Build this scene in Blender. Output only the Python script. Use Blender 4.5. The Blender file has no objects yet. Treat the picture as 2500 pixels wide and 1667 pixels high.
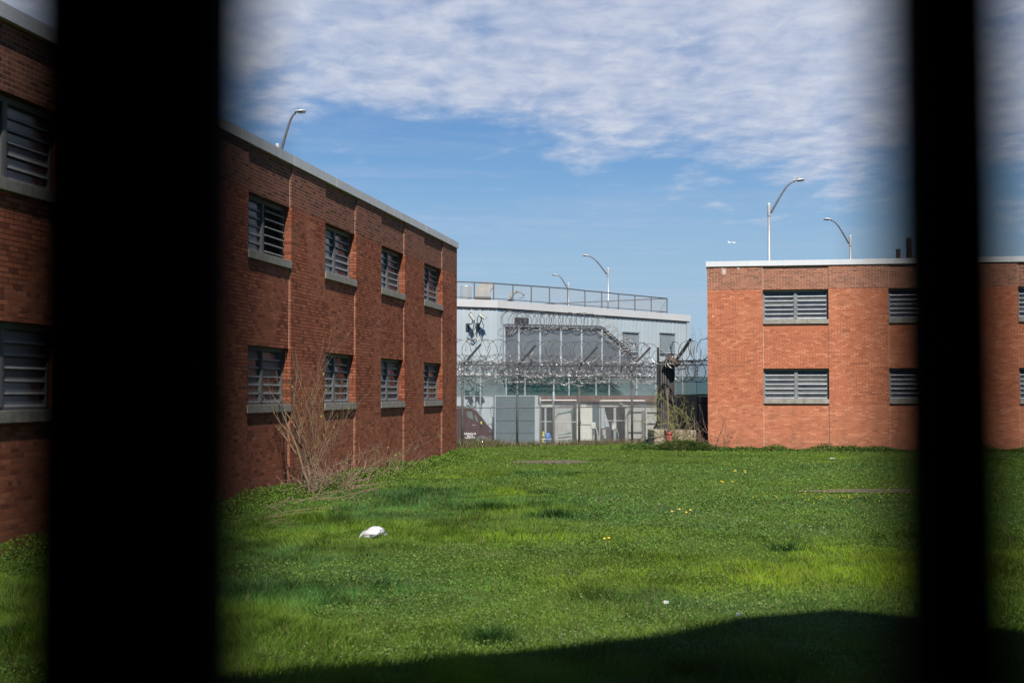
import bpy, math, random
import numpy as np
from math import sin, cos, pi, radians, atan2, sqrt
from mathutils import Vector, Matrix, noise as mnoise

random.seed(7)
rng = np.random.default_rng(11)
scene = bpy.context.scene
C = scene.collection

# ------------------------------------------------------------------ camera
F = 3240.0                       # focal length in photo pixels (photo is 2500 x 1667)
PITCH = math.atan(126.5 / F)
CAMH = 2.1
cam_d = bpy.data.cameras.new('camera')
cam_d.sensor_width = 36.0
cam_d.lens = 36.0 * F / 2500.0
cam_d.clip_start = 0.02
cam_d.clip_end = 12000
cam_d.dof.use_dof = True
cam_d.dof.focus_distance = 42.0
cam_d.dof.aperture_fstop = cam_d.lens / 14.0
cam = bpy.data.objects.new('camera', cam_d)
cam.location = (0, 0, CAMH)
cam.rotation_euler = (pi / 2 + PITCH, 0, 0)
C.objects.link(cam)
scene.camera = cam

# ------------------------------------------------------------------ sky and sun
SUN_EL = radians(51.5)
world = bpy.data.worlds.new('World')
scene.world = world
world.use_nodes = True
wn, wl = world.node_tree.nodes, world.node_tree.links
wn.clear()


def N(nodes, kind, **kw):
    n = nodes.new(kind)
    for k, v in kw.items():
        if k in ('inputs',):
            for a, b in v.items():
                n.inputs[a].default_value = b
        else:
            setattr(n, k, v)
    return n


def M2(nodes, links, op, a, b=None, c=None, clamp=False):
    n = nodes.new('ShaderNodeMath')
    n.operation = op
    n.use_clamp = clamp
    for i, v in enumerate((a, b, c)):
        if v is None:
            continue
        if isinstance(v, (int, float)):
            n.inputs[i].default_value = v
        else:
            links.new(v, n.inputs[i])
    return n.outputs[0]


def ramp(nodes, links, fac, stops, interp='LINEAR'):
    n = nodes.new('ShaderNodeValToRGB')
    n.color_ramp.interpolation = interp
    el = n.color_ramp.elements
    while len(el) > 1:
        el.remove(el[-1])
    el[0].position = stops[0][0]
    el[0].color = tuple(stops[0][1]) + (1,) if len(stops[0][1]) == 3 else stops[0][1]
    for p, c in stops[1:]:
        e = el.new(p)
        e.color = tuple(c) + (1,) if len(c) == 3 else c
    if fac is not None:
        links.new(fac, n.inputs[0])
    return n.outputs[0]


def mixc(nodes, links, fac, a, b, blend='MIX'):
    n = nodes.new('ShaderNodeMix')
    n.data_type = 'RGBA'
    n.blend_type = blend
    n.clamp_factor = True
    for sock, v in ((n.inputs[0], fac), (n.inputs[6], a), (n.inputs[7], b)):
        if isinstance(v, (int, float)):
            sock.default_value = v
        elif isinstance(v, tuple):
            sock.default_value = v if len(v) == 4 else v + (1,)
        else:
            links.new(v, sock)
    return n.outputs[2]


sky = N(wn, 'ShaderNodeTexSky', sky_type='NISHITA', sun_disc=False)
sky.sun_elevation = SUN_EL
sky.sun_rotation = radians(170.8)     # sun stands behind the camera, a little to the right
sky.altitude = 0
sky.air_density = 1.15
sky.dust_density = 0.3
sky.ozone_density = 2.2
tc = N(wn, 'ShaderNodeTexCoord')
sp = N(wn, 'ShaderNodeSeparateXYZ')
wl.new(tc.outputs['Generated'], sp.inputs[0])
zc = M2(wn, wl, 'MAXIMUM', sp.outputs[2], 0.01)
den = M2(wn, wl, 'ADD', zc, 0.05)
px = M2(wn, wl, 'DIVIDE', sp.outputs[0], den)
py = M2(wn, wl, 'DIVIDE', sp.outputs[1], den)
# azimuth-like coordinate (x over y) and elevation
azi = M2(wn, wl, 'DIVIDE', sp.outputs[0], M2(wn, wl, 'MAXIMUM', sp.outputs[1], 0.05))
ele = sp.outputs[2]
cv = N(wn, 'ShaderNodeCombineXYZ')
wl.new(px, cv.inputs[0]); wl.new(py, cv.inputs[1])
rot = N(wn, 'ShaderNodeMapping'); rot.inputs['Rotation'].default_value = (0, 0, radians(-5))
wl.new(cv.outputs[0], rot.inputs[0])


def wnoise(scale, detail, rough, sx=1.0, sy=1.0, dist=0.0, off=(0, 0, 0), lac=2.0):
    mp = N(wn, 'ShaderNodeMapping')
    mp.inputs['Scale'].default_value = (sx, sy, 1)
    mp.inputs['Location'].default_value = off
    wl.new(rot.outputs[0], mp.inputs[0])
    n = N(wn, 'ShaderNodeTexNoise')
    n.inputs['Scale'].default_value = scale
    n.inputs['Detail'].default_value = detail
    n.inputs['Roughness'].default_value = rough
    n.inputs['Lacunarity'].default_value = lac
    n.inputs['Distortion'].default_value = dist
    wl.new(mp.outputs[0], n.inputs[0])
    return n.outputs[0]


big = wnoise(0.8, 5, 0.55, 1, 0.6, 0.3, (3.1, 1.7, 0))
med = wnoise(3.2, 7, 0.58, 1, 0.62, 0.25, (0.4, 5.2, 0))
rip = wnoise(9.0, 4, 0.6, 1.0, 0.8, 0.3, (9.4, 2.2, 0))
# how the cloud bank thins toward the horizon (lower edge rises to the left)
edge_l = M2(wn, wl, 'MULTIPLY', azi, -0.10)
bank = M2(wn, wl, 'SUBTRACT', ele, M2(wn, wl, 'ADD', edge_l, 0.174))
bank = M2(wn, wl, 'MULTIPLY', bank, 8.5)
bank = M2(wn, wl, 'MINIMUM', M2(wn, wl, 'MAXIMUM', bank, -0.42), 0.46)
dens = M2(wn, wl, 'ADD', M2(wn, wl, 'MULTIPLY', M2(wn, wl, 'SUBTRACT', big, 0.5), 1.0),
          M2(wn, wl, 'MULTIPLY', M2(wn, wl, 'SUBTRACT', med, 0.5), 1.35))
dens = M2(wn, wl, 'ADD', dens, M2(wn, wl, 'MULTIPLY', M2(wn, wl, 'SUBTRACT', rip, 0.5), 0.32))
dens = M2(wn, wl, 'ADD', dens, bank)
cover = N(wn, 'ShaderNodeMapRange', interpolation_type='SMOOTHSTEP')
cover.inputs[1].default_value = -0.16; cover.inputs[2].default_value = 0.44
wl.new(dens, cover.inputs[0])
cov = M2(wn, wl, 'MULTIPLY', cover.outputs[0], 0.86)
# thin veil low in the sky
veil = N(wn, 'ShaderNodeMapRange', interpolation_type='SMOOTHSTEP')
veil.inputs[1].default_value = 0.62; veil.inputs[2].default_value = 0.42
veiln = wnoise(1.3, 6, 0.65, 0.5, 1.6, 0.2, (7, 7, 0))
wl.new(veiln, veil.inputs[0])
vm = M2(wn, wl, 'MULTIPLY', M2(wn, wl, 'SUBTRACT', 1.0, veil.outputs[0]), 0.14)
cov = M2(wn, wl, 'MAXIMUM', cov, vm)
# clouds kept ahead only; overhead and behind, out of view, cleared to lower ambient light
up_ = N(wn, 'ShaderNodeMapRange', interpolation_type='SMOOTHSTEP'); up_.inputs[1].default_value = 0.58; up_.inputs[2].default_value = 0.34
wl.new(ele, up_.inputs[0])
fw = N(wn, 'ShaderNodeMapRange', interpolation_type='SMOOTHSTEP'); fw.inputs[1].default_value = 0.1; fw.inputs[2].default_value = 0.6
wl.new(sp.outputs[1], fw.inputs[0])
cov = M2(wn, wl, 'MULTIPLY', cov, M2(wn, wl, 'MULTIPLY', up_.outputs[0], fw.outputs[0]))
shade = M2(wn, wl, 'ADD', M2(wn, wl, 'MULTIPLY', rip, 0.9), M2(wn, wl, 'MULTIPLY', med, 0.5))
ccol = ramp(wn, wl, shade, [(0.42, (4.1, 5.1, 7.3)), (0.66, (5.9, 6.6, 8.4)), (0.90, (8.0, 8.4, 9.4))])
skyt = mixc(wn, wl, 1.0, sky.outputs[0], (0.56, 0.82, 1.12), 'MULTIPLY')
hz = N(wn, 'ShaderNodeMapRange', interpolation_type='SMOOTHSTEP')
hz.inputs[1].default_value = 0.21; hz.inputs[2].default_value = 0.03
wl.new(ele, hz.inputs[0])
skyt = mixc(wn, wl, M2(wn, wl, 'MULTIPLY', hz.outputs[0], 0.8), skyt, (4.5, 6.15, 8.1))
skyc = mixc(wn, wl, cov, skyt, ccol)
bg = N(wn, 'ShaderNodeBackground')
bg.inputs['Strength'].default_value = 0.056
wl.new(skyc, bg.inputs[0])
wo = N(wn, 'ShaderNodeOutputWorld')
wl.new(bg.outputs[0], wo.inputs[0])

sun_d = bpy.data.lights.new('sun', 'SUN')
sun_d.energy = 5.0
sun_d.angle = radians(0.53)
sun_d.color = (1.0, 0.93, 0.83)
sun = bpy.data.objects.new('sun', sun_d)
SUNV = Vector((0.127, -0.784, 1.0)).normalized()       # towards the sun
sun.rotation_euler = SUNV.to_track_quat('Z', 'Y').to_euler()
sun.location = (0, -20, 30)
C.objects.link(sun)

scene.view_settings.view_transform = 'Standard'
scene.view_settings.look = 'None'
scene.view_settings.gamma = 1
scene.view_settings.exposure = 0.62
scene.cycles.max_bounces = 6
scene.cycles.diffuse_bounces = 3
scene.cycles.glossy_bounces = 3
scene.cycles.transmission_bounces = 4
scene.cycles.transparent_max_bounces = 16
scene.cycles.use_denoising = True
scene.cycles.sample_clamp_indirect = 6


# ------------------------------------------------------------------ picture -> place helpers
def P(x, y, Y):
    """world point seen at photo pixel (x, y) that lies at distance Y in front of the window"""
    dx, dy = (x - 1250) / F, (833.5 - y) / F
    d = (dx, cos(PITCH) - dy * sin(PITCH), sin(PITCH) + dy * cos(PITCH))
    t = Y / d[1]
    return Vector((d[0] * t, Y, CAMH + d[2] * t))


def on_line(x, y, A, B):
    """photo pixel onto the upright plane through ground line A-B: (metres along from A, height)"""
    dx, dy = (x - 1250) / F, (833.5 - y) / F
    d = (dx, cos(PITCH) - dy * sin(PITCH), sin(PITCH) + dy * cos(PITCH))
    ux, uy = B[0] - A[0], B[1] - A[1]
    L = sqrt(ux * ux + uy * uy); ux /= L; uy /= L
    # A + s u = t (d0, d1)
    det = ux * (-d[1]) + uy * d[0]
    s = (-A[0] * (-d[1]) + (-A[1]) * d[0]) / det
    t = (A[1] + s * uy) / d[1]
    return s, CAMH + d[2] * t


# ------------------------------------------------------------------ mesh builder
class MB:
    def __init__(self):
        self.v = []; self.f = []; self.m = []

    def face(self, pts, mi=0):
        b = len(self.v)
        self.v += [tuple(p) for p in pts]
        self.f.append(tuple(range(b, b + len(pts)))); self.m.append(mi)

    def box(self, x0, x1, y0, y1, z0, z1, mi=0):
        b = len(self.v)
        self.v += [(x0, y0, z0), (x1, y0, z0), (x1, y1, z0), (x0, y1, z0), (x0, y0, z1), (x1, y0, z1), (x1, y1, z1), (x0, y1, z1)]
        for q in ((0, 3, 2, 1), (4, 5, 6, 7), (0, 1, 5, 4), (1, 2, 6, 5), (2, 3, 7, 6), (3, 0, 4, 7)):
            self.f.append(tuple(b + i for i in q)); self.m.append(mi)
        return self

    def obox(self, c, ax, ay, az, hx, hy, hz, mi=0):
        b = len(self.v)
        c = Vector(c)
        for sz in (-1, 1):
            for sx, sy in ((-1, -1), (1, -1), (1, 1), (-1, 1)):
                self.v.append(tuple(c + ax * hx * sx + ay * hy * sy + az * hz * sz))
        for q in ((0, 3, 2, 1), (4, 5, 6, 7), (0, 1, 5, 4), (1, 2, 6, 5), (2, 3, 7, 6), (3, 0, 4, 7)):
            self.f.append(tuple(b + i for i in q)); self.m.append(mi)
        return self

    def prism(self, poly, a, b, axis='y', mi=0):
        """poly: list of 2-d points; extruded along axis from a to b"""
        def mk(p, t):
            return {'y': (p[0], t, p[1]), 'x': (t, p[0], p[1]), 'z': (p[0], p[1], t)}[axis]
        s = len(self.v); n = len(poly)
        self.v += [mk(p, a) for p in poly] + [mk(p, b) for p in poly]
        self.f.append(tuple(s + i for i in range(n))); self.m.append(mi)
        self.f.append(tuple(s + n + i for i in reversed(range(n)))); self.m.append(mi)
        for i in range(n):
            j = (i + 1) % n
            self.f.append((s + i, s + n + i, s + n + j, s + j)); self.m.append(mi)
        return self

    def tube(self, pts, r, n=6, cap=True, mi=0):
        pts = [Vector(p) for p in pts]
        if len(pts) < 2:
            return self
        rs = r if isinstance(r, (list, tuple)) else [r] * len(pts)
        s0 = len(self.v)
        up = Vector((0.0, 0.0, 1.0))
        prev = None
        for i, p in enumerate(pts):
            if i == 0: d = pts[1] - pts[0]
            elif i == len(pts) - 1: d = pts[-1] - pts[-2]
            else: d = pts[i + 1] - pts[i - 1]
            if d.length < 1e-9: d = Vector((0, 0, 1))
            d.normalize()
            if prev is None:
                a = d.cross(up)
                if a.length < 0.05: a = d.cross(Vector((1, 0, 0)))
            else:
                a = prev - d * prev.dot(d)
                if a.length < 1e-4: a = d.cross(up)
            a.normalize(); prev = a
            b = d.cross(a)
            for k in range(n):
                t = 2 * pi * k / n
                self.v.append(tuple(p + (a * cos(t) + b * sin(t)) * rs[i]))
        for i in range(len(pts) - 1):
            for k in range(n):
                k2 = (k + 1) % n
                self.f.append((s0 + i * n + k, s0 + i * n + k2, s0 + (i + 1) * n + k2, s0 + (i + 1) * n + k)); self.m.append(mi)
        if cap:
            self.f.append(tuple(s0 + k for k in reversed(range(n)))); self.m.append(mi)
            e = s0 + (len(pts) - 1) * n
            self.f.append(tuple(e + k for k in range(n))); self.m.append(mi)
        return self

    def lathe(self, prof, c=(0, 0, 0), n=16, mi=0, axis='z'):
        """prof: (radius, height) pairs"""
        s = len(self.v)
        for r, h in prof:
            for k in range(n):
                t = 2 * pi * k / n
                q = (r * cos(t), r * sin(t), h) if axis == 'z' else ((r * cos(t), h, r * sin(t)) if axis == 'y' else (h, r * cos(t), r * sin(t)))
                self.v.append((c[0] + q[0], c[1] + q[1], c[2] + q[2]))
        for i in range(len(prof) - 1):
            for k in range(n):
                k2 = (k + 1) % n
                self.f.append((s + i * n + k, s + i * n + k2, s + (i + 1) * n + k2, s + (i + 1) * n + k)); self.m.append(mi)
        self.f.append(tuple(s + k for k in reversed(range(n)))); self.m.append(mi)
        e = s + (len(prof) - 1) * n
        self.f.append(tuple(e + k for k in range(n))); self.m.append(mi)
        return self

    def build(self, name, mat, parent=None, off=None, smooth=False, bevel=0.0):
        me = bpy.data.meshes.new(name)
        v = self.v
        if off is not None:
            v = [(a - off[0], b - off[1], c - off[2]) for a, b, c in v]
        me.from_pydata(v, [], self.f)
        mats = mat if isinstance(mat, (list, tuple)) else [mat]
        for mm in mats: me.materials.append(mm)
        if len(mats) > 1: me.polygons.foreach_set('material_index', self.m)
        if smooth: me.polygons.foreach_set('use_smooth', [True] * len(me.polygons))
        me.update()
        o = bpy.data.objects.new(name, me)
        C.objects.link(o)
        if parent is not None: o.parent = parent
        if bevel > 0:
            md = o.modifiers.new('bevel', 'BEVEL'); md.width = bevel; md.segments = 2; md.limit_method = 'ANGLE'
        return o


def tag(o, label=None, cat=None, group=None, kind=None):
    if label: o['label'] = label
    if cat: o['category'] = cat
    if group: o['group'] = group
    if kind: o['kind'] = kind
    return o


def thing(name, label, cat, loc=(0, 0, 0), rz=0.0, group=None):
    o = bpy.data.objects.new(name, None)
    o.empty_display_size = 0.3
    C.objects.link(o)
    o.location = loc
    o.rotation_euler = (0, 0, rz)
    return tag(o, label, cat, group)


def solo(mb, name, mat, label, cat, loc=(0, 0, 0), group=None, **kw):
    """a thing that is one mesh, built in world coordinates around loc"""
    o = mb.build(name, mat, None, off=loc, **kw)
    o.location = loc
    return tag(o, label, cat, group)


# ------------------------------------------------------------------ materials
def newmat(name):
    m = bpy.data.materials.new(name)
    m.use_nodes = True
    nt = m.node_tree
    nt.nodes.clear()
    out = nt.nodes.new('ShaderNodeOutputMaterial')
    bs = nt.nodes.new('ShaderNodeBsdfPrincipled')
    nt.links.new(bs.outputs[0], out.inputs[0])
    return m, nt.nodes, nt.links, bs


def simple(name, col, rough=0.6, metal=0.0, var=0.25, scale=3.0, bump=0.0, bscale=40.0, streak=0.0, dirt=None, spec=0.5, alpha=None):
    m, n, l, bs = newmat(name)
    t = n.new('ShaderNodeTexCoord')
    nz = n.new('ShaderNodeTexNoise')
    nz.inputs['Scale'].default_value = scale; nz.inputs['Detail'].default_value = 6; nz.inputs['Roughness'].default_value = 0.62
    l.new(t.outputs['Object'], nz.inputs[0])
    lo = tuple(c * (1 - var) for c in col); hi = tuple(min(1, c * (1 + var)) for c in col)
    c = ramp(n, l, nz.outputs[0], [(0.3, lo), (0.7, hi)])
    if streak > 0:      # rain streaks: noise stretched down the surface
        mp = n.new('ShaderNodeMapping'); mp.inputs['Scale'].default_value = (6, 6, 0.35)
        l.new(t.outputs['Object'], mp.inputs[0])
        n2 = n.new('ShaderNodeTexNoise'); n2.inputs['Scale'].default_value = 2.5; n2.inputs['Detail'].default_value = 5
        l.new(mp.outputs[0], n2.inputs[0])
        f = ramp(n, l, n2.outputs[0], [(0.45, (0, 0, 0)), (0.75, (streak,) * 3)])
        d = dirt or (0.12, 0.1, 0.08)
        c = mixc(n, l, f, c, d)
    l.new(c, bs.inputs['Base Color'])
    bs.inputs['Metallic'].default_value = metal
    bs.inputs['Specular IOR Level'].default_value = spec
    rr = n.new('ShaderNodeMapRange'); rr.inputs[3].default_value = max(0.05, rough - 0.12); rr.inputs[4].default_value = min(1, rough + 0.12)
    l.new(nz.outputs[0], rr.inputs[0]); l.new(rr.outputs[0], bs.inputs['Roughness'])
    if bump > 0:
        nb = n.new('ShaderNodeTexNoise'); nb.inputs['Scale'].default_value = bscale; nb.inputs['Detail'].default_value = 4
        l.new(t.outputs['Object'], nb.inputs[0])
        b = n.new('ShaderNodeBump'); b.inputs['Strength'].default_value = bump; b.inputs['Distance'].default_value = 0.02
        l.new(nb.outputs[0], b.inputs['Height']); l.new(b.outputs[0], bs.inputs['Normal'])
    if alpha is not None:
        bs.inputs['Alpha'].default_value = alpha
    return m


def brick_mat(name, splotch=False, tone=1.0, ftone=1.0):
    """brickwork in the wall's own coordinates: z up, x (or y on the jambs) along"""
    m, n, l, bs = newmat(name)
    t = n.new('ShaderNodeTexCoord')
    s = n.new('ShaderNodeSeparateXYZ'); l.new(t.outputs['Object'], s.inputs[0])
    u = M2(n, l, 'ADD', s.outputs[0], s.outputs[1]); z = s.outputs[2]
    RH, BW = 0.0695, 0.2165
    cb = n.new('ShaderNodeCombineXYZ'); l.new(M2(n, l, 'ADD', u, 40.0), cb.inputs[0]); l.new(M2(n, l, 'ADD', z, 2.0), cb.inputs[1])

    def brick(bw, off):
        b = n.new('ShaderNodeTexBrick')
        b.offset = off; b.offset_frequency = 2
        b.inputs['Color1'].default_value = (0, 0, 0, 1); b.inputs['Color2'].default_value = (1, 1, 1, 1)
        b.inputs['Mortar'].default_value = (0.5, 0.5, 0.5, 1)
        b.inputs['Scale'].default_value = 1.0; b.inputs['Mortar Size'].default_value = 0.0065
        b.inputs['Mortar Smooth'].default_value = 0.25
        b.inputs['Bias'].default_value = 0.0
        b.inputs['Brick Width'].default_value = bw; b.inputs['Row Height'].default_value = RH
        l.new(cb.outputs[0], b.inputs[0])
        return b
    b1 = brick(BW, 0.5); b2 = brick(BW / 2, 0.5)
    row = M2(n, l, 'FLOOR', M2(n, l, 'DIVIDE', M2(n, l, 'ADD', z, 2.0), RH))
    hd = M2(n, l, 'LESS_THAN', M2(n, l, 'MODULO', row, 7.0), 0.5)
    rnd = mixc(n, l, hd, b1.outputs[0], b2.outputs[0])
    mort = M2(n, l, 'ADD', M2(n, l, 'MULTIPLY', b1.outputs[1], M2(n, l, 'SUBTRACT', 1.0, hd)), M2(n, l, 'MULTIPLY', b2.outputs[1], hd))
    # broad tone changes between lots of brick
    nz = n.new('ShaderNodeTexNoise'); nz.inputs['Scale'].default_value = 0.9; nz.inputs['Detail'].default_value = 4
    mp = n.new('ShaderNodeMapping'); mp.inputs['Scale'].default_value = (1, 1, 1.6)
    l.new(t.outputs['Object'], mp.inputs[0]); l.new(mp.outputs[0], nz.inputs[0])
    rnd2 = M2(n, l, 'ADD', M2(n, l, 'MULTIPLY', rnd, 0.8), M2(n, l, 'MULTIPLY', nz.outputs[0], 0.35))
    body = ramp(n, l, rnd2, [(0.08, (0.24, 0.088, 0.055)), (0.20, (0.35, 0.120, 0.066)), (0.40, (0.43, 0.148, 0.080)),
                             (0.78, (0.47, 0.165, 0.090)), (0.95, (0.54, 0.220, 0.125))])
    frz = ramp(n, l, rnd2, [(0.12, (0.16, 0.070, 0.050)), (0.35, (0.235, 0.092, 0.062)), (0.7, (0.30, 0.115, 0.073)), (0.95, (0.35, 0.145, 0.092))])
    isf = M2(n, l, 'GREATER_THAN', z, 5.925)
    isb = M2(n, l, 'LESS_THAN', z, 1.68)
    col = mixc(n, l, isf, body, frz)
    mpale = mixc(n, l, isf, (0.36, 0.20, 0.13), (0.47, 0.36, 0.27))
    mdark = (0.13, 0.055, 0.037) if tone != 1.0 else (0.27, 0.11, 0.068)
    # mortar is only cleanly visible in the frieze and near the ground; elsewhere it is stained brick-red
    nm = n.new('ShaderNodeTexNoise'); nm.inputs['Scale'].default_value = 0.5; nm.inputs['Detail'].default_value = 3
    l.new(t.outputs['Object'], nm.inputs[0])
    vis = M2(n, l, 'MAXIMUM', M2(n, l, 'MAXIMUM', isf, isb), M2(n, l, 'GREATER_THAN', nm.outputs[0], 0.60 if tone == 1.0 else 0.54))
    mcol = mixc(n, l, vis, mdark, mpale)
    col = mixc(n, l, mort, col, mcol)
    if tone != 1.0:      # darker brickwork, with some bricks darker still
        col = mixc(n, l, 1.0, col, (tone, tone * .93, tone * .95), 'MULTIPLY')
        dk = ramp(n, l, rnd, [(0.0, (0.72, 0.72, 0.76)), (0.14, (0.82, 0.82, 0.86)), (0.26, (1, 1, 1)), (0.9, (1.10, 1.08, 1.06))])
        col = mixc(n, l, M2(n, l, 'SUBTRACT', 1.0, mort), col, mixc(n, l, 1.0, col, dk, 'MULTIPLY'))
    # soot and damp
    st = n.new('ShaderNodeTexNoise'); st.inputs['Scale'].default_value = 1.7; st.inputs['Detail'].default_value = 7; st.inputs['Roughness'].default_value = 0.7
    mp2 = n.new('ShaderNodeMapping'); mp2.inputs['Scale'].default_value = (1.6, 1.6, 0.5)
    l.new(t.outputs['Object'], mp2.inputs[0]); l.new(mp2.outputs[0], st.inputs[0])
    sf = ramp(n, l, st.outputs[0], [(0.5, (0, 0, 0)), (0.78, (0.5, 0.5, 0.5))])
    col = mixc(n, l, sf, col, (0.17, 0.085, 0.06))
    gr = M2(n, l, 'MULTIPLY', M2(n, l, 'SUBTRACT', 1.0, M2(n, l, 'MULTIPLY', z, 1.6), clamp=True), st.outputs[0])
    col = mixc(n, l, M2(n, l, 'MULTIPLY', gr, 0.9, clamp=True), col, (0.20, 0.10, 0.065))
    # weep holes
    for zz, per, ph in ((6.56, BW * 2, 0.1), (5.955, BW * 3, 0.3), (3.05, BW * 4, 0.5)):
        a = M2(n, l, 'LESS_THAN', M2(n, l, 'ABSOLUTE', M2(n, l, 'SUBTRACT', z, zz)), 0.028)
        b = M2(n, l, 'LESS_THAN', M2(n, l, 'MODULO', M2(n, l, 'ADD', u, 40 + ph), per), 0.013)
        col = mixc(n, l, M2(n, l, 'MULTIPLY', a, b), col, (0.03, 0.02, 0.02))
    if splotch:      # lime stain under the coping
        for (sx, sz, r1) in ((0.61, 6.64, 0.07), (1.13, 6.76, 0.045), (0.22, 4.95, 0.02)):
            dx = M2(n, l, 'SUBTRACT', s.outputs[0], sx); dz = M2(n, l, 'MULTIPLY', M2(n, l, 'SUBTRACT', z, sz), 0.6)
            d = M2(n, l, 'SQRT', M2(n, l, 'ADD', M2(n, l, 'MULTIPLY', dx, dx), M2(n, l, 'MULTIPLY', dz, dz)))
            n3 = n.new('ShaderNodeTexNoise'); n3.inputs['Scale'].default_value = 14; n3.inputs['Detail'].default_value = 5
            l.new(t.outputs['Object'], n3.inputs[0])
            q = M2(n, l, 'ADD', d, M2(n, l, 'MULTIPLY', M2(n, l, 'SUBTRACT', n3.outputs[0], 0.5), 0.30))
            col = mixc(n, l, M2(n, l, 'MULTIPLY', M2(n, l, 'LESS_THAN', q, r1), 0.75), col, (0.62, 0.58, 0.54))
    l.new(col, bs.inputs['Base Color'])
    bs.inputs['Roughness'].default_value = 0.85
    bs.inputs['Specular IOR Level'].default_value = 0.08
    hgt = M2(n, l, 'ADD', M2(n, l, 'MULTIPLY', mort, -1.0), M2(n, l, 'MULTIPLY', rnd, 0.35))
    bp = n.new('ShaderNodeBump'); bp.inputs['Strength'].default_value = 0.9; bp.inputs['Distance'].default_value = 0.010
    l.new(hgt, bp.inputs['Height']); l.new(bp.outputs[0], bs.inputs['Normal'])
    return m


def seethru(name, col, op, rough=0.7, scale=0, var=0.1, metal=0.0):
    """perforated / woven sheet: part solid, part open"""
    m, n, l, bs = newmat(name)
    out = [x for x in n if x.type == 'OUTPUT_MATERIAL'][0]
    t = n.new('ShaderNodeTexCoord')
    nz = n.new('ShaderNodeTexNoise'); nz.inputs['Scale'].default_value = scale or 1.2; nz.inputs['Detail'].default_value = 4
    l.new(t.outputs['Object'], nz.inputs[0])
    c = ramp(n, l, nz.outputs[0], [(0.3, tuple(x * (1 - var) for x in col)), (0.7, tuple(x * (1 + var) for x in col))])
    l.new(c, bs.inputs['Base Color']); bs.inputs['Roughness'].default_value = rough; bs.inputs['Metallic'].default_value = metal; bs.inputs['Specular IOR Level'].default_value = 0.05
    tr = n.new('ShaderNodeBsdfTransparent')
    mx = n.new('ShaderNodeMixShader')
    f = n.new('ShaderNodeMapRange'); f.inputs[3].default_value = op - 0.1; f.inputs[4].default_value = min(1, op + 0.1)
    l.new(nz.outputs[0], f.inputs[0]); l.new(f.outputs[0], mx.inputs[0])
    l.new(tr.outputs[0], mx.inputs[1]); l.new(bs.outputs[0], mx.inputs[2]); l.new(mx.outputs[0], out.inputs[0])
    return m


def attr_mat(name, rough=0.7, trans=0.35, spec=0.12):
    """plant material: colour of each blade or leaf stored on its faces; thin, lets some light through"""
    m, n, l, bs = newmat(name)
    out = [x for x in n if x.type == 'OUTPUT_MATERIAL'][0]
    a = n.new('ShaderNodeVertexColor'); a.layer_name = 'tint'
    l.new(a.outputs[0], bs.inputs['Base Color'])
    bs.inputs['Roughness'].default_value = rough; bs.inputs['Specular IOR Level'].default_value = spec
    tl = n.new('ShaderNodeBsdfTranslucent'); l.new(a.outputs[0], tl.inputs[0])
    mx = n.new('ShaderNodeMixShader'); mx.inputs[0].default_value = trans
    l.new(bs.outputs[0], mx.inputs[1]); l.new(tl.outputs[0], mx.inputs[2]); l.new(mx.outputs[0], out.inputs[0])
    return m


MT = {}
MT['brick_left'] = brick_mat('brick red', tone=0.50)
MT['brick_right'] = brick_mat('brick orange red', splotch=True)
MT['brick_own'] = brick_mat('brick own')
MT['coping'] = simple('coping aluminium', (0.62, 0.63, 0.65), 0.42, 0.15, 0.06, 0.8, streak=0.12)
MT['coping_shade'] = simple('shaded coping', (0.40, 0.41, 0.43), 0.6, 0.0, 0.08, 0.8, streak=0.25, spec=0.3)  # darker coping copy: the left block's weak grazing light put into the colour
MT['roofing'] = simple('roof felt', (0.16, 0.16, 0.165), 0.9, 0, 0.3, 0.7)
MT['sill'] = simple('cast stone sill', (0.25, 0.238, 0.21), 0.85, 0, 0.3, 5.0, bump=0.3, streak=0.5, dirt=(0.13, 0.11, 0.09))
MT['sealant'] = simple('joint sealant', (0.42, 0.36, 0.29), 0.7, 0, 0.2, 4)
MT['darkjoint'] = simple('dark joint', (0.04, 0.03, 0.03), 0.9, 0, 0.2, 4)
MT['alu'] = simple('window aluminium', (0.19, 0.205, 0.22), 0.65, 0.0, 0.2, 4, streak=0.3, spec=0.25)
MT['rail_shade'] = simple('shaded blade rail', (0.19, 0.20, 0.215), 0.6, 0.0, 0.2, 4, streak=0.25, spec=0.25)  # rail copy with the left wall's shade in its base colour
MT['alu_shade'] = simple('shaded window frame', (0.085, 0.092, 0.10), 0.7, 0.0, 0.2, 4, streak=0.3, spec=0.2)  # frame copy, darkened to stand for the left wall's shade
MT['sill_shade'] = simple('shaded stone sill', (0.19, 0.18, 0.16), 0.85, 0, 0.3, 5.0, bump=0.3, streak=0.5, dirt=(0.10, 0.09, 0.07))  # sill copy, its colour lowered for the shaded left wall; streaks are dirt
MT['rail'] = simple('blade rail aluminium', (0.40, 0.42, 0.44), 0.5, 0.0, 0.2, 4, streak=0.25, spec=0.4)
MT['glass'] = simple('louvre glass', (0.045, 0.05, 0.058), 0.14, 0.0, 0.4, 1.5, spec=0.45)
MT['glass_dirty'] = simple('dusty louvre glass', (0.065, 0.072, 0.078), 0.5, 0.0, 0.4, 2.5, streak=0.4, dirt=(0.11, 0.11, 0.105), spec=0.3)
MT['inside'] = simple('dark room', (0.02, 0.02, 0.022), 0.9, 0, 0.3, 1)
MT['chrome'] = simple('bright clip', (0.8, 0.8, 0.82), 0.2, 0.9, 0.1, 4)
MT['black'] = simple('black painted steel', (0.010, 0.010, 0.011), 0.7, 0, 0.3, 3, spec=0.2)
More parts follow.
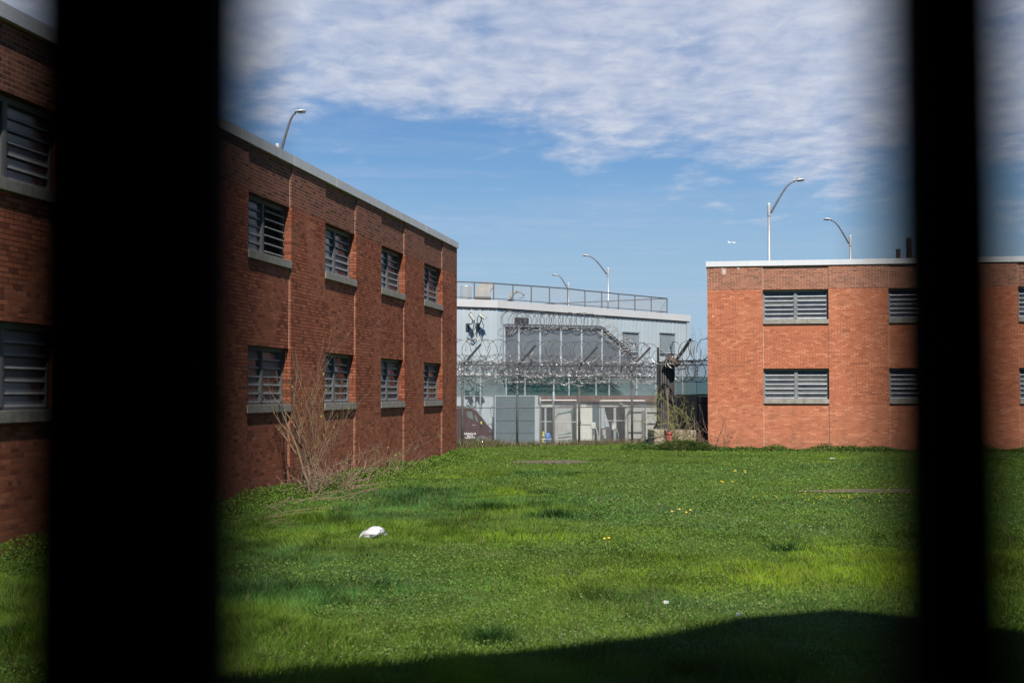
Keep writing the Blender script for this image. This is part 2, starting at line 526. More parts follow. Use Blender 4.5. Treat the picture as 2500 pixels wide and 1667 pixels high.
MT['galv'] = simple('galvanised steel', (0.24, 0.25, 0.26), 0.45, 0.5, 0.2, 6, streak=0.35, dirt=(0.16, 0.13, 0.1))
MT['galv_dark'] = simple('weathered steel', (0.13, 0.13, 0.14), 0.55, 0.4, 0.25, 6)
MT['lamp_pole'] = simple('lamp pole aluminium', (0.33, 0.34, 0.36), 0.38, 0.45, 0.08, 2)
MT['lamp_head'] = simple('lamp head grey', (0.42, 0.43, 0.44), 0.45, 0.2, 0.12, 3)
MT['lens'] = simple('lamp lens', (0.10, 0.10, 0.10), 0.3, 0.0, 0.1, 3)
MT['razor'] = simple('razor wire', (0.20, 0.20, 0.21), 0.40, 0.6, 0.3, 8)
MT['razor_old'] = simple('old razor wire', (0.17, 0.16, 0.155), 0.5, 0.5, 0.4, 3)
MT['wire'] = simple('chain link wire', (0.17, 0.175, 0.18), 0.7, 0.0, 0.2, 3, spec=0.2)
MT['wire_black'] = simple('black chain link', (0.02, 0.02, 0.02), 0.6, 0, 0.2, 3)
MT['panel'] = simple('pale blue cladding', (0.345, 0.405, 0.44), 0.55, 0.0, 0.07, 0.5, streak=0.22, dirt=(0.29, 0.32, 0.33))
MT['fascia'] = simple('pale fascia', (0.48, 0.485, 0.49), 0.5, 0.0, 0.05, 0.4, streak=0.25, dirt=(0.33, 0.33, 0.32))
MT['poly'] = seethru('polycarbonate', (0.088, 0.100, 0.116), 0.88, 0.3, 0.5, 0.4)
MT['teal'] = seethru('teal screen mesh', (0.004, 0.066, 0.064), 0.66, 0.8, 0.8, 0.3)
MT['teal_dark'] = simple('dark teal sheet', (0.008, 0.028, 0.031), 0.8, 0, 0.3, 0.8, spec=0.1)
MT['railmesh'] = seethru('roof rail mesh', (0.34, 0.35, 0.36), 0.33, 0.6, 1.0, 0.1)
MT['rust'] = simple('rusty roof edge', (0.105, 0.055, 0.048), 0.85, 0.1, 0.4, 5, streak=0.5, dirt=(0.3, 0.25, 0.22))
MT['white'] = simple('white paint', (0.47, 0.48, 0.455), 0.55, 0, 0.1, 2, streak=0.4, dirt=(0.35, 0.33, 0.3))
MT['offwhite'] = simple('old white paint', (0.34, 0.355, 0.35), 0.6, 0, 0.18, 2, streak=0.5, dirt=(0.28, 0.27, 0.25))
MT['bluegrey'] = simple('blue grey steel', (0.070, 0.108, 0.128), 0.6, 0.0, 0.1, 1.0, streak=0.25, dirt=(0.10, 0.12, 0.13), spec=0.3)
MT['bluepale'] = simple('pale blue grey steel', (0.33, 0.395, 0.43), 0.5, 0.1, 0.1, 2, streak=0.3, dirt=(0.3, 0.33, 0.34))
MT['maroon'] = simple('maroon paint', (0.040, 0.008, 0.011), 0.4, 0.0, 0.15, 1.0, spec=0.4)
MT['tyre'] = simple('tyre rubber', (0.02, 0.02, 0.02), 0.85, 0, 0.2, 6)
MT['plastic'] = simple('dark grey plastic', (0.045, 0.05, 0.055), 0.6, 0, 0.2, 4)
MT['vanglass'] = simple('van glass', (0.10, 0.13, 0.13), 0.12, 0, 0.2, 2, spec=0.8)
MT['letter'] = simple('white lettering', (0.75, 0.75, 0.74), 0.5, 0, 0.03, 2)
MT['yellow'] = simple('yellow plastic', (0.65, 0.55, 0.08), 0.5, 0, 0.1, 4)
MT['blue'] = simple('blue plastic', (0.03, 0.12, 0.36), 0.45, 0, 0.15, 4)
MT['green_steel'] = simple('green steel', (0.028, 0.12, 0.105), 0.5, 0.1, 0.2, 5)
MT['duct'] = simple('duct sheet metal', (0.36, 0.335, 0.30), 0.5, 0.25, 0.15, 3, streak=0.3)
MT['silver'] = simple('silver sheet', (0.60, 0.62, 0.64), 0.30, 0.7, 0.1, 3)
MT['red'] = simple('red paint', (0.36, 0.05, 0.04), 0.5, 0, 0.2, 6, streak=0.3)
MT['concrete'] = simple('old concrete', (0.30, 0.255, 0.19), 0.9, 0, 0.25, 3.5, bump=0.5, bscale=20, streak=0.4)
MT['asphalt'] = simple('asphalt', (0.10, 0.098, 0.093), 0.9, 0, 0.3, 1.0, bump=0.3)
MT['tarp'] = simple('brown tattered cloth', (0.115, 0.075, 0.05), 0.9, 0, 0.45, 6, bump=0.6, bscale=14)
MT['darkmetal'] = simple('dark steel column', (0.030, 0.028, 0.027), 0.65, 0.2, 0.5, 5, streak=0.4, dirt=(0.07, 0.055, 0.045))
MT['stack'] = simple('brown stack pipe', (0.055, 0.032, 0.026), 0.75, 0, 0.3, 5)
MT['bark'] = simple('twig bark', (0.155, 0.112, 0.070), 0.85, 0, 0.35, 8)
MT['bark_red'] = simple('dead stem', (0.19, 0.125, 0.09), 0.9, 0, 0.35, 8)
MT['bark_green'] = simple('green stem', (0.20, 0.20, 0.08), 0.8, 0, 0.3, 8)
MT['scrap'] = simple('grey litter and tuft sheets', (0.34, 0.34, 0.32), 0.6, 0, 0.1, 12)
MT['bag'] = simple('white plastic bag', (0.44, 0.44, 0.47), 0.35, 0, 0.06, 12, bump=0.4, bscale=25)
MT['soil'] = simple('brown soil', (0.088, 0.070, 0.045), 0.95, 0, 0.35, 3, bump=0.5)
MT['grass'] = attr_mat('grass blades', 0.7, 0.38)
MT['leaf'] = attr_mat('broad leaves', 0.65, 0.3)
MT['petal'] = simple('yellow petals', (0.80, 0.60, 0.03), 0.6, 0, 0.1, 5)
MT['plane'] = simple('airliner white', (0.85, 0.87, 0.9), 0.35, 0, 0.02, 0.1)

# ------------------------------------------------------------------ ground
# value noise on arrays
_perm = rng.random((256, 256))


def vnoise(x, y, s, o=0):
    x = np.asarray(x) / s + o * 17.3 + 100; y = np.asarray(y) / s + o * 9.1 + 100
    xi = np.floor(x).astype(int); yi = np.floor(y).astype(int)
    fx = x - xi; fy = y - yi
    fx = fx * fx * (3 - 2 * fx); fy = fy * fy * (3 - 2 * fy)
    g = lambda a, b: _perm[a % 256, b % 256]
    return (g(xi, yi) * (1 - fx) + g(xi + 1, yi) * fx) * (1 - fy) + (g(xi, yi + 1) * (1 - fx) + g(xi + 1, yi + 1) * fx) * fy


def fbm(x, y, s, o=0, n=4):
    t = 0; a = 0.5; tot = 0
    for i in range(n):
        t = t + a * vnoise(x, y, s / 2 ** i, o + i); tot += a; a *= 0.5
    return t / tot


TH = math.atan(565.0 / F)            # the yard's buildings stand turned by this much
UL = Vector((sin(TH), cos(TH)))      # along the left wall, away from the window
LC = Vector((-1.79, 43.04))          # far corner of the left wall


def gz(x, y):
    """ground height"""
    x = np.asarray(x, float); y = np.asarray(y, float)
    g = (fbm(x, y, 6.0, 3) - 0.5) * 0.10 + (fbm(x, y, 1.4, 5, 3) - 0.5) * 0.035
    # bank of soil along the foot of the left wall
    d = (x - LC[0]) * UL[1] - (y - LC[1]) * UL[0]
    g = g + 0.10 * np.exp(-((d - 0.6) / 0.9) ** 2) * (y < 43) * (y > 6)
    # the yard drops behind the fence
    lim = 51.0 + (x + 2.4) * 0.53 + 1.2
    k = np.clip((y - lim) / 3.0, 0, 1)
    g = g * (1 - k) - 0.30 * k
    return g


def make_ground():
    xs = np.concatenate([[-3000, -800, -200, -80], np.arange(-40, 40.1, 0.5), [80, 200, 800, 3000]])
    ys = np.concatenate([[-400, -60, -20], np.arange(-4, 75.1, 0.5), [90, 120, 200, 500, 1500, 6000]])
    X, Y = np.meshgrid(xs, ys)
    Z = gz(X, Y)
    v = np.stack([X.ravel(), Y.ravel(), Z.ravel()], 1)
    nx = len(xs); f = []
    for j in range(len(ys) - 1):
        for i in range(nx - 1):
            a = j * nx + i
            f.append((a, a + 1, a + nx + 1, a + nx))
    me = bpy.data.meshes.new('ground'); me.from_pydata(v.tolist(), [], f)
    me.polygons.foreach_set('use_smooth', [True] * len(f))
    o = bpy.data.objects.new('ground', me); C.objects.link(o)
    m, n, l, bs = newmat('lawn soil')
    t = n.new('ShaderNodeTexCoord')
    a = n.new('ShaderNodeTexNoise'); a.inputs['Scale'].default_value = 0.9; a.inputs['Detail'].default_value = 8; a.inputs['Roughness'].default_value = 0.7
    l.new(t.outputs['Object'], a.inputs[0])
    b = n.new('ShaderNodeTexNoise'); b.inputs['Scale'].default_value = 18; b.inputs['Detail'].default_value = 5
    l.new(t.outputs['Object'], b.inputs[0])
    c1 = ramp(n, l, a.outputs[0], [(0.35, (0.048, 0.085, 0.012)), (0.55, (0.062, 0.105, 0.015)), (0.72, (0.085, 0.085, 0.032))])
    c2 = ramp(n, l, b.outputs[0], [(0.3, (0.5, 0.5, 0.5)), (0.7, (1.2, 1.2, 1.2))])
    c = mixc(n, l, 0.7, c1, c2, 'MULTIPLY')
    l.new(c, bs.inputs['Base Color']); bs.inputs['Roughness'].default_value = 0.95; bs.inputs['Specular IOR Level'].default_value = 0.1
    bp = n.new('ShaderNodeBump'); bp.inputs['Distance'].default_value = 0.05; l.new(b.outputs[0], bp.inputs['Height']); l.new(bp.outputs[0], bs.inputs['Normal'])
    me.materials.append(m)
    tag(o, 'rough lawn ground of the yard', None, None, 'structure')
    # hard standing behind the fence
    xs = np.linspace(-30, 40, 60); ys = np.linspace(0, 60, 50)
    v = []
    for yy in ys:
        for xx in xs:
            Y0 = 51.0 + (xx + 2.4) * 0.53 + 3.6 + yy
            v.append((xx, Y0, float(gz(xx, Y0)) + 0.006))
    f = []
    for j in range(49):
        for i in range(59):
            q = j * 60 + i; f.append((q, q + 1, q + 61, q + 60))
    me = bpy.data.meshes.new('pavement'); me.from_pydata(v, [], f); me.materials.append(MT['asphalt'])
    o = bpy.data.objects.new('pavement', me); C.objects.link(o)
    tag(o, 'grey paved yard behind the fence', None, None, 'structure')


make_ground()


def bare_soil(cx, cy, rx, ry, seed):
    n, rings = 40, 5
    v = [(cx, cy, float(gz(cx, cy)) + .012)]; f = []
    for k in range(1, rings + 1):
        for i in range(n):
            a = 2 * pi * i / n
            q = (k / rings) * (1 + .30 * mnoise.noise(Vector((cos(a) * 1.6 + seed, sin(a) * 1.6, seed))) + .12 * mnoise.noise(Vector((cos(a) * 5, sin(a) * 5 + seed, 0))))
            x, y = cx + rx * q * cos(a), cy + ry * q * sin(a)
            v.append((x, y, float(gz(x, y)) + .012))
    for i in range(n):
        f.append((0, 1 + i, 1 + (i + 1) % n))
        for k in range(rings - 1):
            a = 1 + k * n
            f.append((a + i, a + n + i, a + n + (i + 1) % n, a + (i + 1) % n))
    me = bpy.data.meshes.new('bare_soil'); me.from_pydata(v, [], f); me.materials.append(MT['soil'])
    o = bpy.data.objects.new('bare_soil', me); C.objects.link(o)
    tag(o, 'patch of bare brown soil in the lawn', None, None, 'structure')


for q_ in ((1.2, 40.5, 1.2, .9, 1), (7.9, 28.8, 1.9, .55, 2), (-4.6, 17.6, .22, .3, 5)):
    bare_soil(*q_)


# ------------------------------------------------------------------ brick blocks
# local frame: x runs along the front wall, the front wall faces -y, z up
H_TOP, H_COPB = 7.0, 6.805
UW = (4.815, 5.92)      # upper window: sill top, head
LW = (1.885, 3.017)     # lower window
SILL_H = 0.16
D_PANEL, D_WIN = 0.040, 0.20


def rect_face(mb, x0, x1, z0, z1, y):
    if x1 - x0 > 1e-4 and z1 - z0 > 1e-4:
        mb.face([(x0, y, z0), (x1, y, z0), (x1, y, z1), (x0, y, z1)])


def brick_block(name, label, loc, rz, length, depth, bays, w, brick, cop='coping', odd=()):
    root = thing(name, label, 'building', loc, rz)
    dull = cop == 'coping_shade'  # left block takes the copies with shade put into their colours
    m_alu, m_rail, m_sill = (MT['alu_shade'], MT['rail_shade'], MT['sill_shade']) if dull else (MT['alu'], MT['rail'], MT['sill'])
    wall = MB()
    cur = 0.0
    zb = -0.4
    for b in bays:
        rect_face(wall, cur, b, zb, H_TOP - 0.05, 0.0)            # pier
        a, c = b, b + w
        # side returns of the bay
        for (z0, z1, d) in ((zb, LW[0], D_PANEL), (LW[0], LW[1], D_WIN), (LW[1], UW[0], D_PANEL), (UW[0], UW[1], D_WIN), (UW[1], H_TOP - 0.05, D_PANEL)):
            wall.face([(a, 0, z0), (a, d, z0), (a, d, z1), (a, 0, z1)])
            wall.face([(c, d, z0), (c, 0, z0), (c, 0, z1), (c, d, z1)])
            if d == D_PANEL:
                rect_face(wall, a, c, z0, z1, D_PANEL)
        for (z0, z1) in (LW, UW):
            wall.face([(a, D_PANEL, z1), (a, D_WIN, z1), (c, D_WIN, z1), (c, D_PANEL, z1)])      # soffit
            wall.face([(a, D_PANEL, z0 - 0.02), (c, D_PANEL, z0 - 0.02), (c, D_WIN + .3, z0 - 0.02), (a, D_WIN + .3, z0 - 0.02)])
        cur = c
    rect_face(wall, cur, length, zb, H_TOP - 0.05, 0.0)
    # ends and back
    wall.face([(0, 0, zb), (0, 0, H_TOP - .05), (0, depth, H_TOP - .05), (0, depth, zb)])
    wall.face([(length, 0, zb), (length, depth, zb), (length, depth, H_TOP - .05), (length, 0, H_TOP - .05)])
    wall.face([(0, depth, zb), (0, depth, H_TOP - .05), (length, depth, H_TOP - .05), (length, depth, zb)])
    wall.build('wall', brick, root)
    # control joints at the bay edges
    j = MB()
    for b in bays:
        for xe, sgn in ((b, 1), (b + w, -1)):
            for (z0, z1) in ((-0.1, LW[0] - SILL_H - .002), (LW[1] + .002, UW[0] - SILL_H - .002), (UW[1] + .002, H_COPB - 0.02)):
                x0 = xe + sgn * 0.001; x1 = xe + sgn * 0.016
                j.box(min(x0, x1), max(x0, x1), D_PANEL - 0.004, D_PANEL + 0.003, z0, z1)
    j.build('control_joint', MT['sealant'], root)
    # coping in lengths
    cp = MB(); x = -0.045; seg = 2.9
    while x < length + 0.045:
        x1 = min(x + seg, length + 0.045)
        cp.box(x, x1 - 0.004, -0.045, 0.32, H_COPB, H_TOP + random.uniform(-.003, .003))
        x = x1
    cp.box(-0.045, 0.30, 0.32, depth, H_COPB, H_TOP - .002); cp.box(length - 0.30, length + .045, 0.32, depth, H_COPB, H_TOP - .002)
    cp.box(-0.045, length + .045, depth, depth + .045, H_COPB, H_TOP - .004)
    x = -0.045 + seg
    while x < length:
        cp.box(x - .06, x + .06, -0.049, 0.325, H_COPB - .004, H_TOP + .006); x += seg
    cp.build('coping', MT[cop], root)
    fr = MB(); fr.box(0.01, length - 0.01, D_PANEL + .002, 0.30, H_TOP - .25, H_COPB - 0.002)
    fr.build('coping_backing', MT['darkjoint'], root)
    rf = MB(); rf.box(0.302, length - 0.302, 0.322, depth - .002, H_TOP - 0.45, H_TOP - 0.25)
    rf.build('roof', MT['roofing'], root)
    # windows
    for bi, b in enumerate(bays):
        for lv, (z0, z1) in enumerate((LW, UW)):
            fr = MB()
            y0, y1 = D_WIN - 0.03, D_WIN + 0.05
            t = 0.036
            fr.box(b + .003, b + t, y0, y1, z0, z1 - .003); fr.box(b + w - t, b + w - .003, y0, y1, z0, z1 - .003)
            fr.box(b + t, b + w - t, y0, y1, z1 - t - 0.05, z1 - .003); fr.box(b + t, b + w - t, y0, y1, z0, z0 + 0.04)
            mid = b + w / 2
            fr.box(mid - 0.033, mid + 0.033, y0 - 0.012, y1, z0 + 0.04, z1 - t - 0.05)
            # slimmer edge strips that hold the blade clips
            for xx in (b + t + 0.002, mid - 0.060, mid + 0.036, b + w - t - 0.027):
                fr.box(xx, xx + 0.025, y0 - 0.006, y1 - .01, z0 + 0.042, z1 - t - 0.052)
            win = fr.build('window', m_alu, root)
            sl = MB(); sl.box(b - 0.0, b + w, -0.022, D_WIN - 0.05, z0 - SILL_H, z0 - 0.002)
            sl.build('sill', m_sill, win, bevel=0.006)
            bk = MB()
            bk.face([(b, D_WIN + 0.30, z0 - .02), (b + w, D_WIN + 0.30, z0 - .02), (b + w, D_WIN + 0.30, z1 + .02), (b, D_WIN + 0.30, z1 + .02)])
            bk.face([(b, D_WIN + .05, z1), (b, D_WIN + 0.30, z1), (b + w, D_WIN + 0.30, z1), (b + w, D_WIN + .05, z1)])
            for xx in (b, b + w):
                bk.face([(xx, D_WIN + .0, z0 - .02), (xx, D_WIN + .30, z0 - .02), (xx, D_WIN + .30, z1), (xx, D_WIN + .0, z1)])
            bk.build('room_behind', MT['inside'], win)
            # two banks of glass louvres
            for k, (xa, xb) in enumerate(((b + t + 0.03, mid - 0.064), (mid + 0.064, b + w - t - 0.03))):
                bl = MB(); rail = MB(); clip = MB()
                nb = 6
                hh = (z1 - t - 0.05 - z0 - 0.05) / nb
                tilt = radians(random.uniform(6, 12))
                if (bi, lv, k) in odd: tilt = radians(56)
                for q in range(nb):
                    tt = tilt + radians(random.uniform(-2.5, 2.5))
                    if random.random() < 0.06: tt += radians(8)
                    zc = z0 + 0.05 + hh * (q + 0.5)
                    # blade runs from its lower outer edge up and inwards
                    hy, hz = sin(tt) * hh * 0.54, cos(tt) * hh * 0.54
                    yc = D_WIN + 0.02
                    bl.obox((0.5 * (xa + xb), yc, zc), Vector((1, 0, 0)), Vector((0, cos(tt), -sin(tt))), Vector((0, sin(tt), cos(tt))), 0.5 * (xb - xa), 0.003, hh * 0.54,
                            mi=0 if random.random() < 0.6 else 1)
                    rail.obox((0.5 * (xa + xb), yc - hy - 0.006, zc - hz + 0.006), Vector((1, 0, 0)), Vector((0, cos(tt), -sin(tt))), Vector((0, sin(tt), cos(tt))), 0.5 * (xb - xa) - .004, 0.009, 0.017)
                    for xx in (xa + 0.004, xb - 0.022):
                        clip.obox((xx + .009, yc - hy * 0.5, zc - hz * 0.5), Vector((1, 0, 0)), Vector((0, cos(tt), -sin(tt))), Vector((0, sin(tt), cos(tt))), 0.009, 0.010, hh * 0.26)
                bo = bl.build('louvre_blades', [MT['glass'], MT['glass_dirty']], win)
                rail.build('blade_rails', m_rail, win)
                clip.build('blade_clips', MT['chrome'] if (bi, lv, k) in odd else m_alu, win)
    return root


WB = 2.40
# left block: local x runs toward the window we look from, so mirrored by a half turn: front faces the yard
LLEN = 42.0
lb_bays = []
for k in range(8):
    s0 = 2.08 + 4.655 * k           # near the far corner the bay's far edge
    lb_bays.append(s0)
# local x axis = -UL, front normal (-y local) must be (+cos, -sin)
# rotation rz: local x = (cos rz, sin rz) = (-sin TH, -cos TH) ; local -y = (sin rz, -cos rz) = (-cos TH, sin TH) -> faces away; so use the other end
# start at near end instead: local x = +UL, local -y = (sin rz, -cos rz) with rz = pi/2 - TH -> (cos TH, -sin TH): faces the yard
near = Vector((LC[0] - UL[0] * LLEN, LC[1] - UL[1] * LLEN))
bays = sorted([LLEN - s0 - WB for s0 in lb_bays])
nb_ = len(bays)
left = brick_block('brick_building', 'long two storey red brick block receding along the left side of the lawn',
                   (near[0], near[1], 0), pi / 2 - TH, LLEN, 7.5, bays, WB, MT['brick_left'], cop='coping_shade', odd={(nb_ - 4, 1, 1)})
# right block
RC = Vector((7.27, 49.3))
SR = 1.0
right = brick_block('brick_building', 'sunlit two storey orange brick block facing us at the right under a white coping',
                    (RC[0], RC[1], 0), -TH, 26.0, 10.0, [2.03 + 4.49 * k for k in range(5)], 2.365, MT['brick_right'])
# two dark stacks on its roof, placed in its own frame


def local_right(x, y, Y):
    p = P(x, y, Y)
    dx, dy = p.x - RC[0], p.y - RC[1]
    return dx * cos(TH) - dy * sin(TH), dx * sin(TH) + dy * cos(TH), p.z


for (xa, yt, wd, lab) in ((2193, 609, 11, 'short'), (2219, 582, 13, 'tall')):
    lx, ly, lz = local_right(xa, yt, 50.6)
    st = MB(); r = wd * 50.6 / F / 2
    st.lathe([(r, 6.6), (r, lz - .03), (r * 1.1, lz - .03), (r * 1.1, lz), (r * .8, lz), (r * .8, lz - .1)], (lx, ly, 0), 14)
    st.build('vent_pipe', MT['stack'], right)['label'] = lab + ' dark brown vent pipe on the roof'


# ------------------------------------------------------------------ our own block and the bars
def own_block():
    root = thing('brick_building', 'unseen brick block we look out of, its roofline shaped to shade the near grass', 'building', (0, 0, 0))
    yf, yb = 0.27, 0.50
    edge = [(-9.5, 9.0), (-3.9, 9.2), (-1.9, 9.75), (0, 10.75), (1.3, 11.45), (2.2, 12.35), (3.2, 12.8), (4.2, 11.9), (4.9, 11.35), (12, 10.9)]  # ground points of the wanted shade edge; the unseen roofline is shaped from them
    prof = [(x + .127 * (y - yf) / .784, (y - yf) / .784) for x, y in edge]
    wx0, wx1, wz0, wz1 = -0.75, 0.75, 1.45, 2.95
    mb = MB()
    zb = -0.5
    L = [p for p in prof if p[0] < wx0]; R = [p for p in prof if p[0] > wx1]
    def top(x):
        for a, b in zip(prof, prof[1:]):
            if a[0] <= x <= b[0]:
                return a[1] + (b[1] - a[1]) * (x - a[0]) / (b[0] - a[0])
    mb.prism([(L[0][0], zb), (wx0, zb), (wx0, top(wx0))] + [p for p in reversed(L)], yf, yb, 'y')
    mb.prism([(wx1, zb), (R[-1][0], zb)] + [p for p in reversed(R)] + [(wx1, top(wx1))], yf, yb, 'y')
    mb.prism([(wx0, zb), (wx1, zb), (wx1, wz0), (wx0, wz0)], yf, yb, 'y')
    mid = [p for p in prof if wx0 < p[0] < wx1]
    mb.prism([(wx0, wz1), (wx1, wz1), (wx1, top(wx1))] + [p for p in reversed(mid)] + [(wx0, top(wx0))], yf, yb, 'y')
    mb.build('wall', MT['brick_own'], root)
    sh = MB()
    xl, xr = prof[0][0], prof[-1][0]
    sh.box(xl, xl + .3, -9, yf, zb, prof[0][1] - .15); sh.box(xr - .3, xr, -9, yf, zb, prof[-1][1] - .15); sh.box(xl + .3, xr - .3, -9, -8.7, zb, prof[0][1] - .15)
    sh.build('side_wall', MT['brick_own'], root)
    rf = MB()
    for a, b in zip(prof, prof[1:]):
        rf.prism([(a[0], a[1] - .12), (b[0], b[1] - .12), (b[0], b[1]), (a[0], a[1])], -9.2, yf - .002, 'y')
    rf.build('roof', MT['roofing'], root)
    lin = MB()
    lin.box(-3, 3, -6, yf - .002, 0.30, 0.45)
    lin.box(-3, 3, -6, yf - .002, 3.2, 3.3); lin.box(-3.1, -3, -6, yf - .002, .45, 3.2); lin.box(3, 3.1, -6, yf - .002, .45, 3.2); lin.box(-3, 3, -6.1, -6, .45, 3.2)
    lin.box(-3, wx0, yf - .06, yf - .004, .45, 3.2); lin.box(wx1, 3, yf - .06, yf - .004, .45, 3.2)
    lin.box(wx0, wx1, yf - .06, yf - .004, .45, wz0); lin.box(wx0, wx1, yf - .06, yf - .004, wz1, 3.2)
    lin.build('room', MT['inside'], root)


own_block()


def bar(x0, x1, lean0, lean1, label):
    Yb = 0.20
    xa, xb = (x0 - 1250) / F * Yb, (x1 - 1250) / F * Yb
    o = thing('window_bar', label, 'bar', ((xa + xb) / 2, Yb, 1.45), 0, 'bars of the window we look through')
    h = 1.5; w = (xb - xa) / 2
    mb = MB()
    s = lean0 / F * Yb; e = lean1 / F * Yb
    # upright flat bar with rounded edges, slightly out of true
    zz = [0.0, h]
    ring = []
    for i, z in enumerate(zz):
        k = (z - 0.65) / 0.20
        ww = w + (-e * k); cx = -s * k
        pts = []
        for t in range(16):
            a = 2 * pi * t / 16
            pts.append((cx + ww * math.copysign(abs(cos(a)) ** 0.5, cos(a)), 0.008 * math.copysign(abs(sin(a)) ** 0.6, sin(a)), z))
        ring.append(pts)
    b = len(mb.v); mb.v += ring[0] + ring[1]
    for t in range(16):
        t2 = (t + 1) % 16
        mb.f.append((b + t, b + t2, b + 16 + t2, b + 16 + t)); mb.m.append(0)
    mb.f.append(tuple(range(b, b + 16))); mb.m.append(0)
    mb.f.append(tuple(range(b + 31, b + 15, -1))); mb.m.append(0)
    mb.build('bar', MT['black'], o, smooth=True)
    ft = MB()
    for z in (0.0, h - 0.02): ft.box(-w - .012, w + .012, -.016, .016, z, z + .02)
    ft.build('foot_plate', MT['black'], o)


bar(36, 630, 2, 2, 'wide blurred black window bar close to us on the left')
bar(2150, 2482, 14, 6, 'narrower blurred black window bar close to us on the right')


# ------------------------------------------------------------------ street lamps
def street_lamp(label, px_, ytop, Y, xh, yh, xtip, poler=None, head_drop=0):
    """pole top at (px_, ytop); lamp head from xh to xtip at height yh (photo pixels at distance Y)"""
    base = P(px_, ytop, Y); gzv = float(gz(base.x, base.y))
    root = thing('street_lamp', label, 'street lamp', (base.x, base.y, gzv), 0, 'street lamps behind the buildings')
    H = base.z - gzv
    k = Y / F
    poler = poler or 0.078
    pole = MB(); pole.lathe([(0.2, 0), (0.2, .25), (poler * 1.25, .27), (poler, H * .5), (poler * .85, H)], (0, 0, 0), 14)
    pole.build('pole', MT['lamp_pole'], root, smooth=True)
    cl = MB(); cl.lathe([(poler * 1.02, H - .62), (poler * 1.08, H - .6), (poler * 1.05, H - .05), (poler * .8, H + .02)], (0, 0, 0), 12)
    cl.build('bracket', MT['lamp_head'], root, smooth=True)
    sgn = 1 if xtip > px_ else -1
    hx = (xh - px_) * k; hz = (ytop - yh) * k; az = H - .45
    # arm: straight rise and then bends to the horizontal
    pts = []
    rise = hz + .45
    p0 = Vector((sgn * poler, 0, az)); p2 = Vector((hx, 0, H + hz - 2 * k))
    c1 = p0 + (Vector((hx * 0.62, 0, az + rise * 0.80)) - p0)
    for i in range(21):
        t = i / 20
        b1 = p0 + Vector((hx * 0.62, 0, rise * 0.78)) * 0.5 * 1.0
        b2 = Vector((hx * 0.68, 0, H + hz - 2.5 * k))
        q = p0 * (1 - t) ** 3 + b1 * 3 * t * (1 - t) ** 2 + b2 * 3 * t * t * (1 - t) + p2 * t ** 3
        pts.append(q)
    arm = MB(); arm.tube(pts, [0.055 - 0.02 * i / 20 for i in range(21)], 8)
    arm.build('arm', MT['galv_dark'], root, smooth=True)
    L = (xtip - xh) * k
    zc = H + hz - 2 * k + (0.04)
    hd = MB()
    n = 12; rings = 9
    s = len(hd.v)
    for i in range(rings):
        t = i / (rings - 1)
        wy = 0.19 * (math.sin(pi * min(1, t * 0.85 + 0.12)) ** 0.55)
        hz_ = 0.085 * (math.sin(pi * min(1, t * 0.9 + 0.10)) ** 0.7)
        if i == rings - 1: wy, hz_ = 0.03, 0.015
        if i == 0: wy, hz_ = 0.05, 0.045
        x = hx - 0.04 * sgn + (L + .04 * sgn) * t
        tilt_z = abs(L) * t * 0.10
        for j in range(n):
            a = 2 * pi * j / n
            zz = sin(a) * hz_
            if zz < 0: zz *= 0.35
            hd.v.append((x, cos(a) * wy, zc + zz + tilt_z))
    for i in range(rings - 1):
        for j in range(n):
            j2 = (j + 1) % n
            hd.f.append((s + i * n + j, s + i * n + j2, s + (i + 1) * n + j2, s + (i + 1) * n + j)); hd.m.append(0)
    hd.f.append(tuple(s + j for j in range(n))); hd.m.append(0)
    hd.f.append(tuple(s + (rings - 1) * n + j for j in reversed(range(n)))); hd.m.append(0)
    h = hd.build('lamp_head', MT['lamp_head'], root, smooth=True)
    ln = MB(); ln.obox((hx + L * .55, 0, zc - 0.035 + abs(L) * .055), Vector((1, 0, 0.10 * sgn)).normalized(), Vector((0, 1, 0)), Vector((-0.10 * sgn, 0, 1)).normalized(), abs(L) * .30, .13, .012)
    ln.build('lens', MT['lens'], h)
    ph = MB(); ph.lathe([(0.035, 0), (0.035, .07), (0.02, .09)], (hx + L * .25, 0, zc + 0.07), 8)
    ph.build('photocell', MT['galv'], h)
    return root


street_lamp('lamp with curved arm peeking above the roof of the left brick block', 677, 352, 47.5, 722, 274, 749)
street_lamp('tallest lamp with its arm to the right behind the right brick block', 1877, 497, 63, 1941, 441, 1967)
street_lamp('lamp with its arm to the left behind the right brick block', 2076, 575, 75, 2029, 536, 2009)
street_lamp('lamp with long arm to the left standing tallest behind the white building', 1484.6, 654, 94, 1437, 624, 1421)
street_lamp('smallest and farthest lamp, above the middle of the roof railing', 1388, 691, 109, 1362, 671, 1346)


# ------------------------------------------------------------------ pale metal building behind the fence
KA = (-0.80, 72.0)      # kink
KB = (11.45, 85.7)      # right corner
KL = (-14.0, 65.2)      # far left
KB_L = sqrt((KB[0] - KA[0]) ** 2 + (KB[1] - KA[1]) ** 2)
angR = atan2(KB[1] - KA[1], KB[0] - KA[0])
white = thing('metal_building', 'pale blue metal clad building with a light fascia standing behind the fences', 'building', (KA[0], KA[1], -0.3), angR)
RH = 7.45       # roof height over its base (base at -0.3)
FB = 7.04


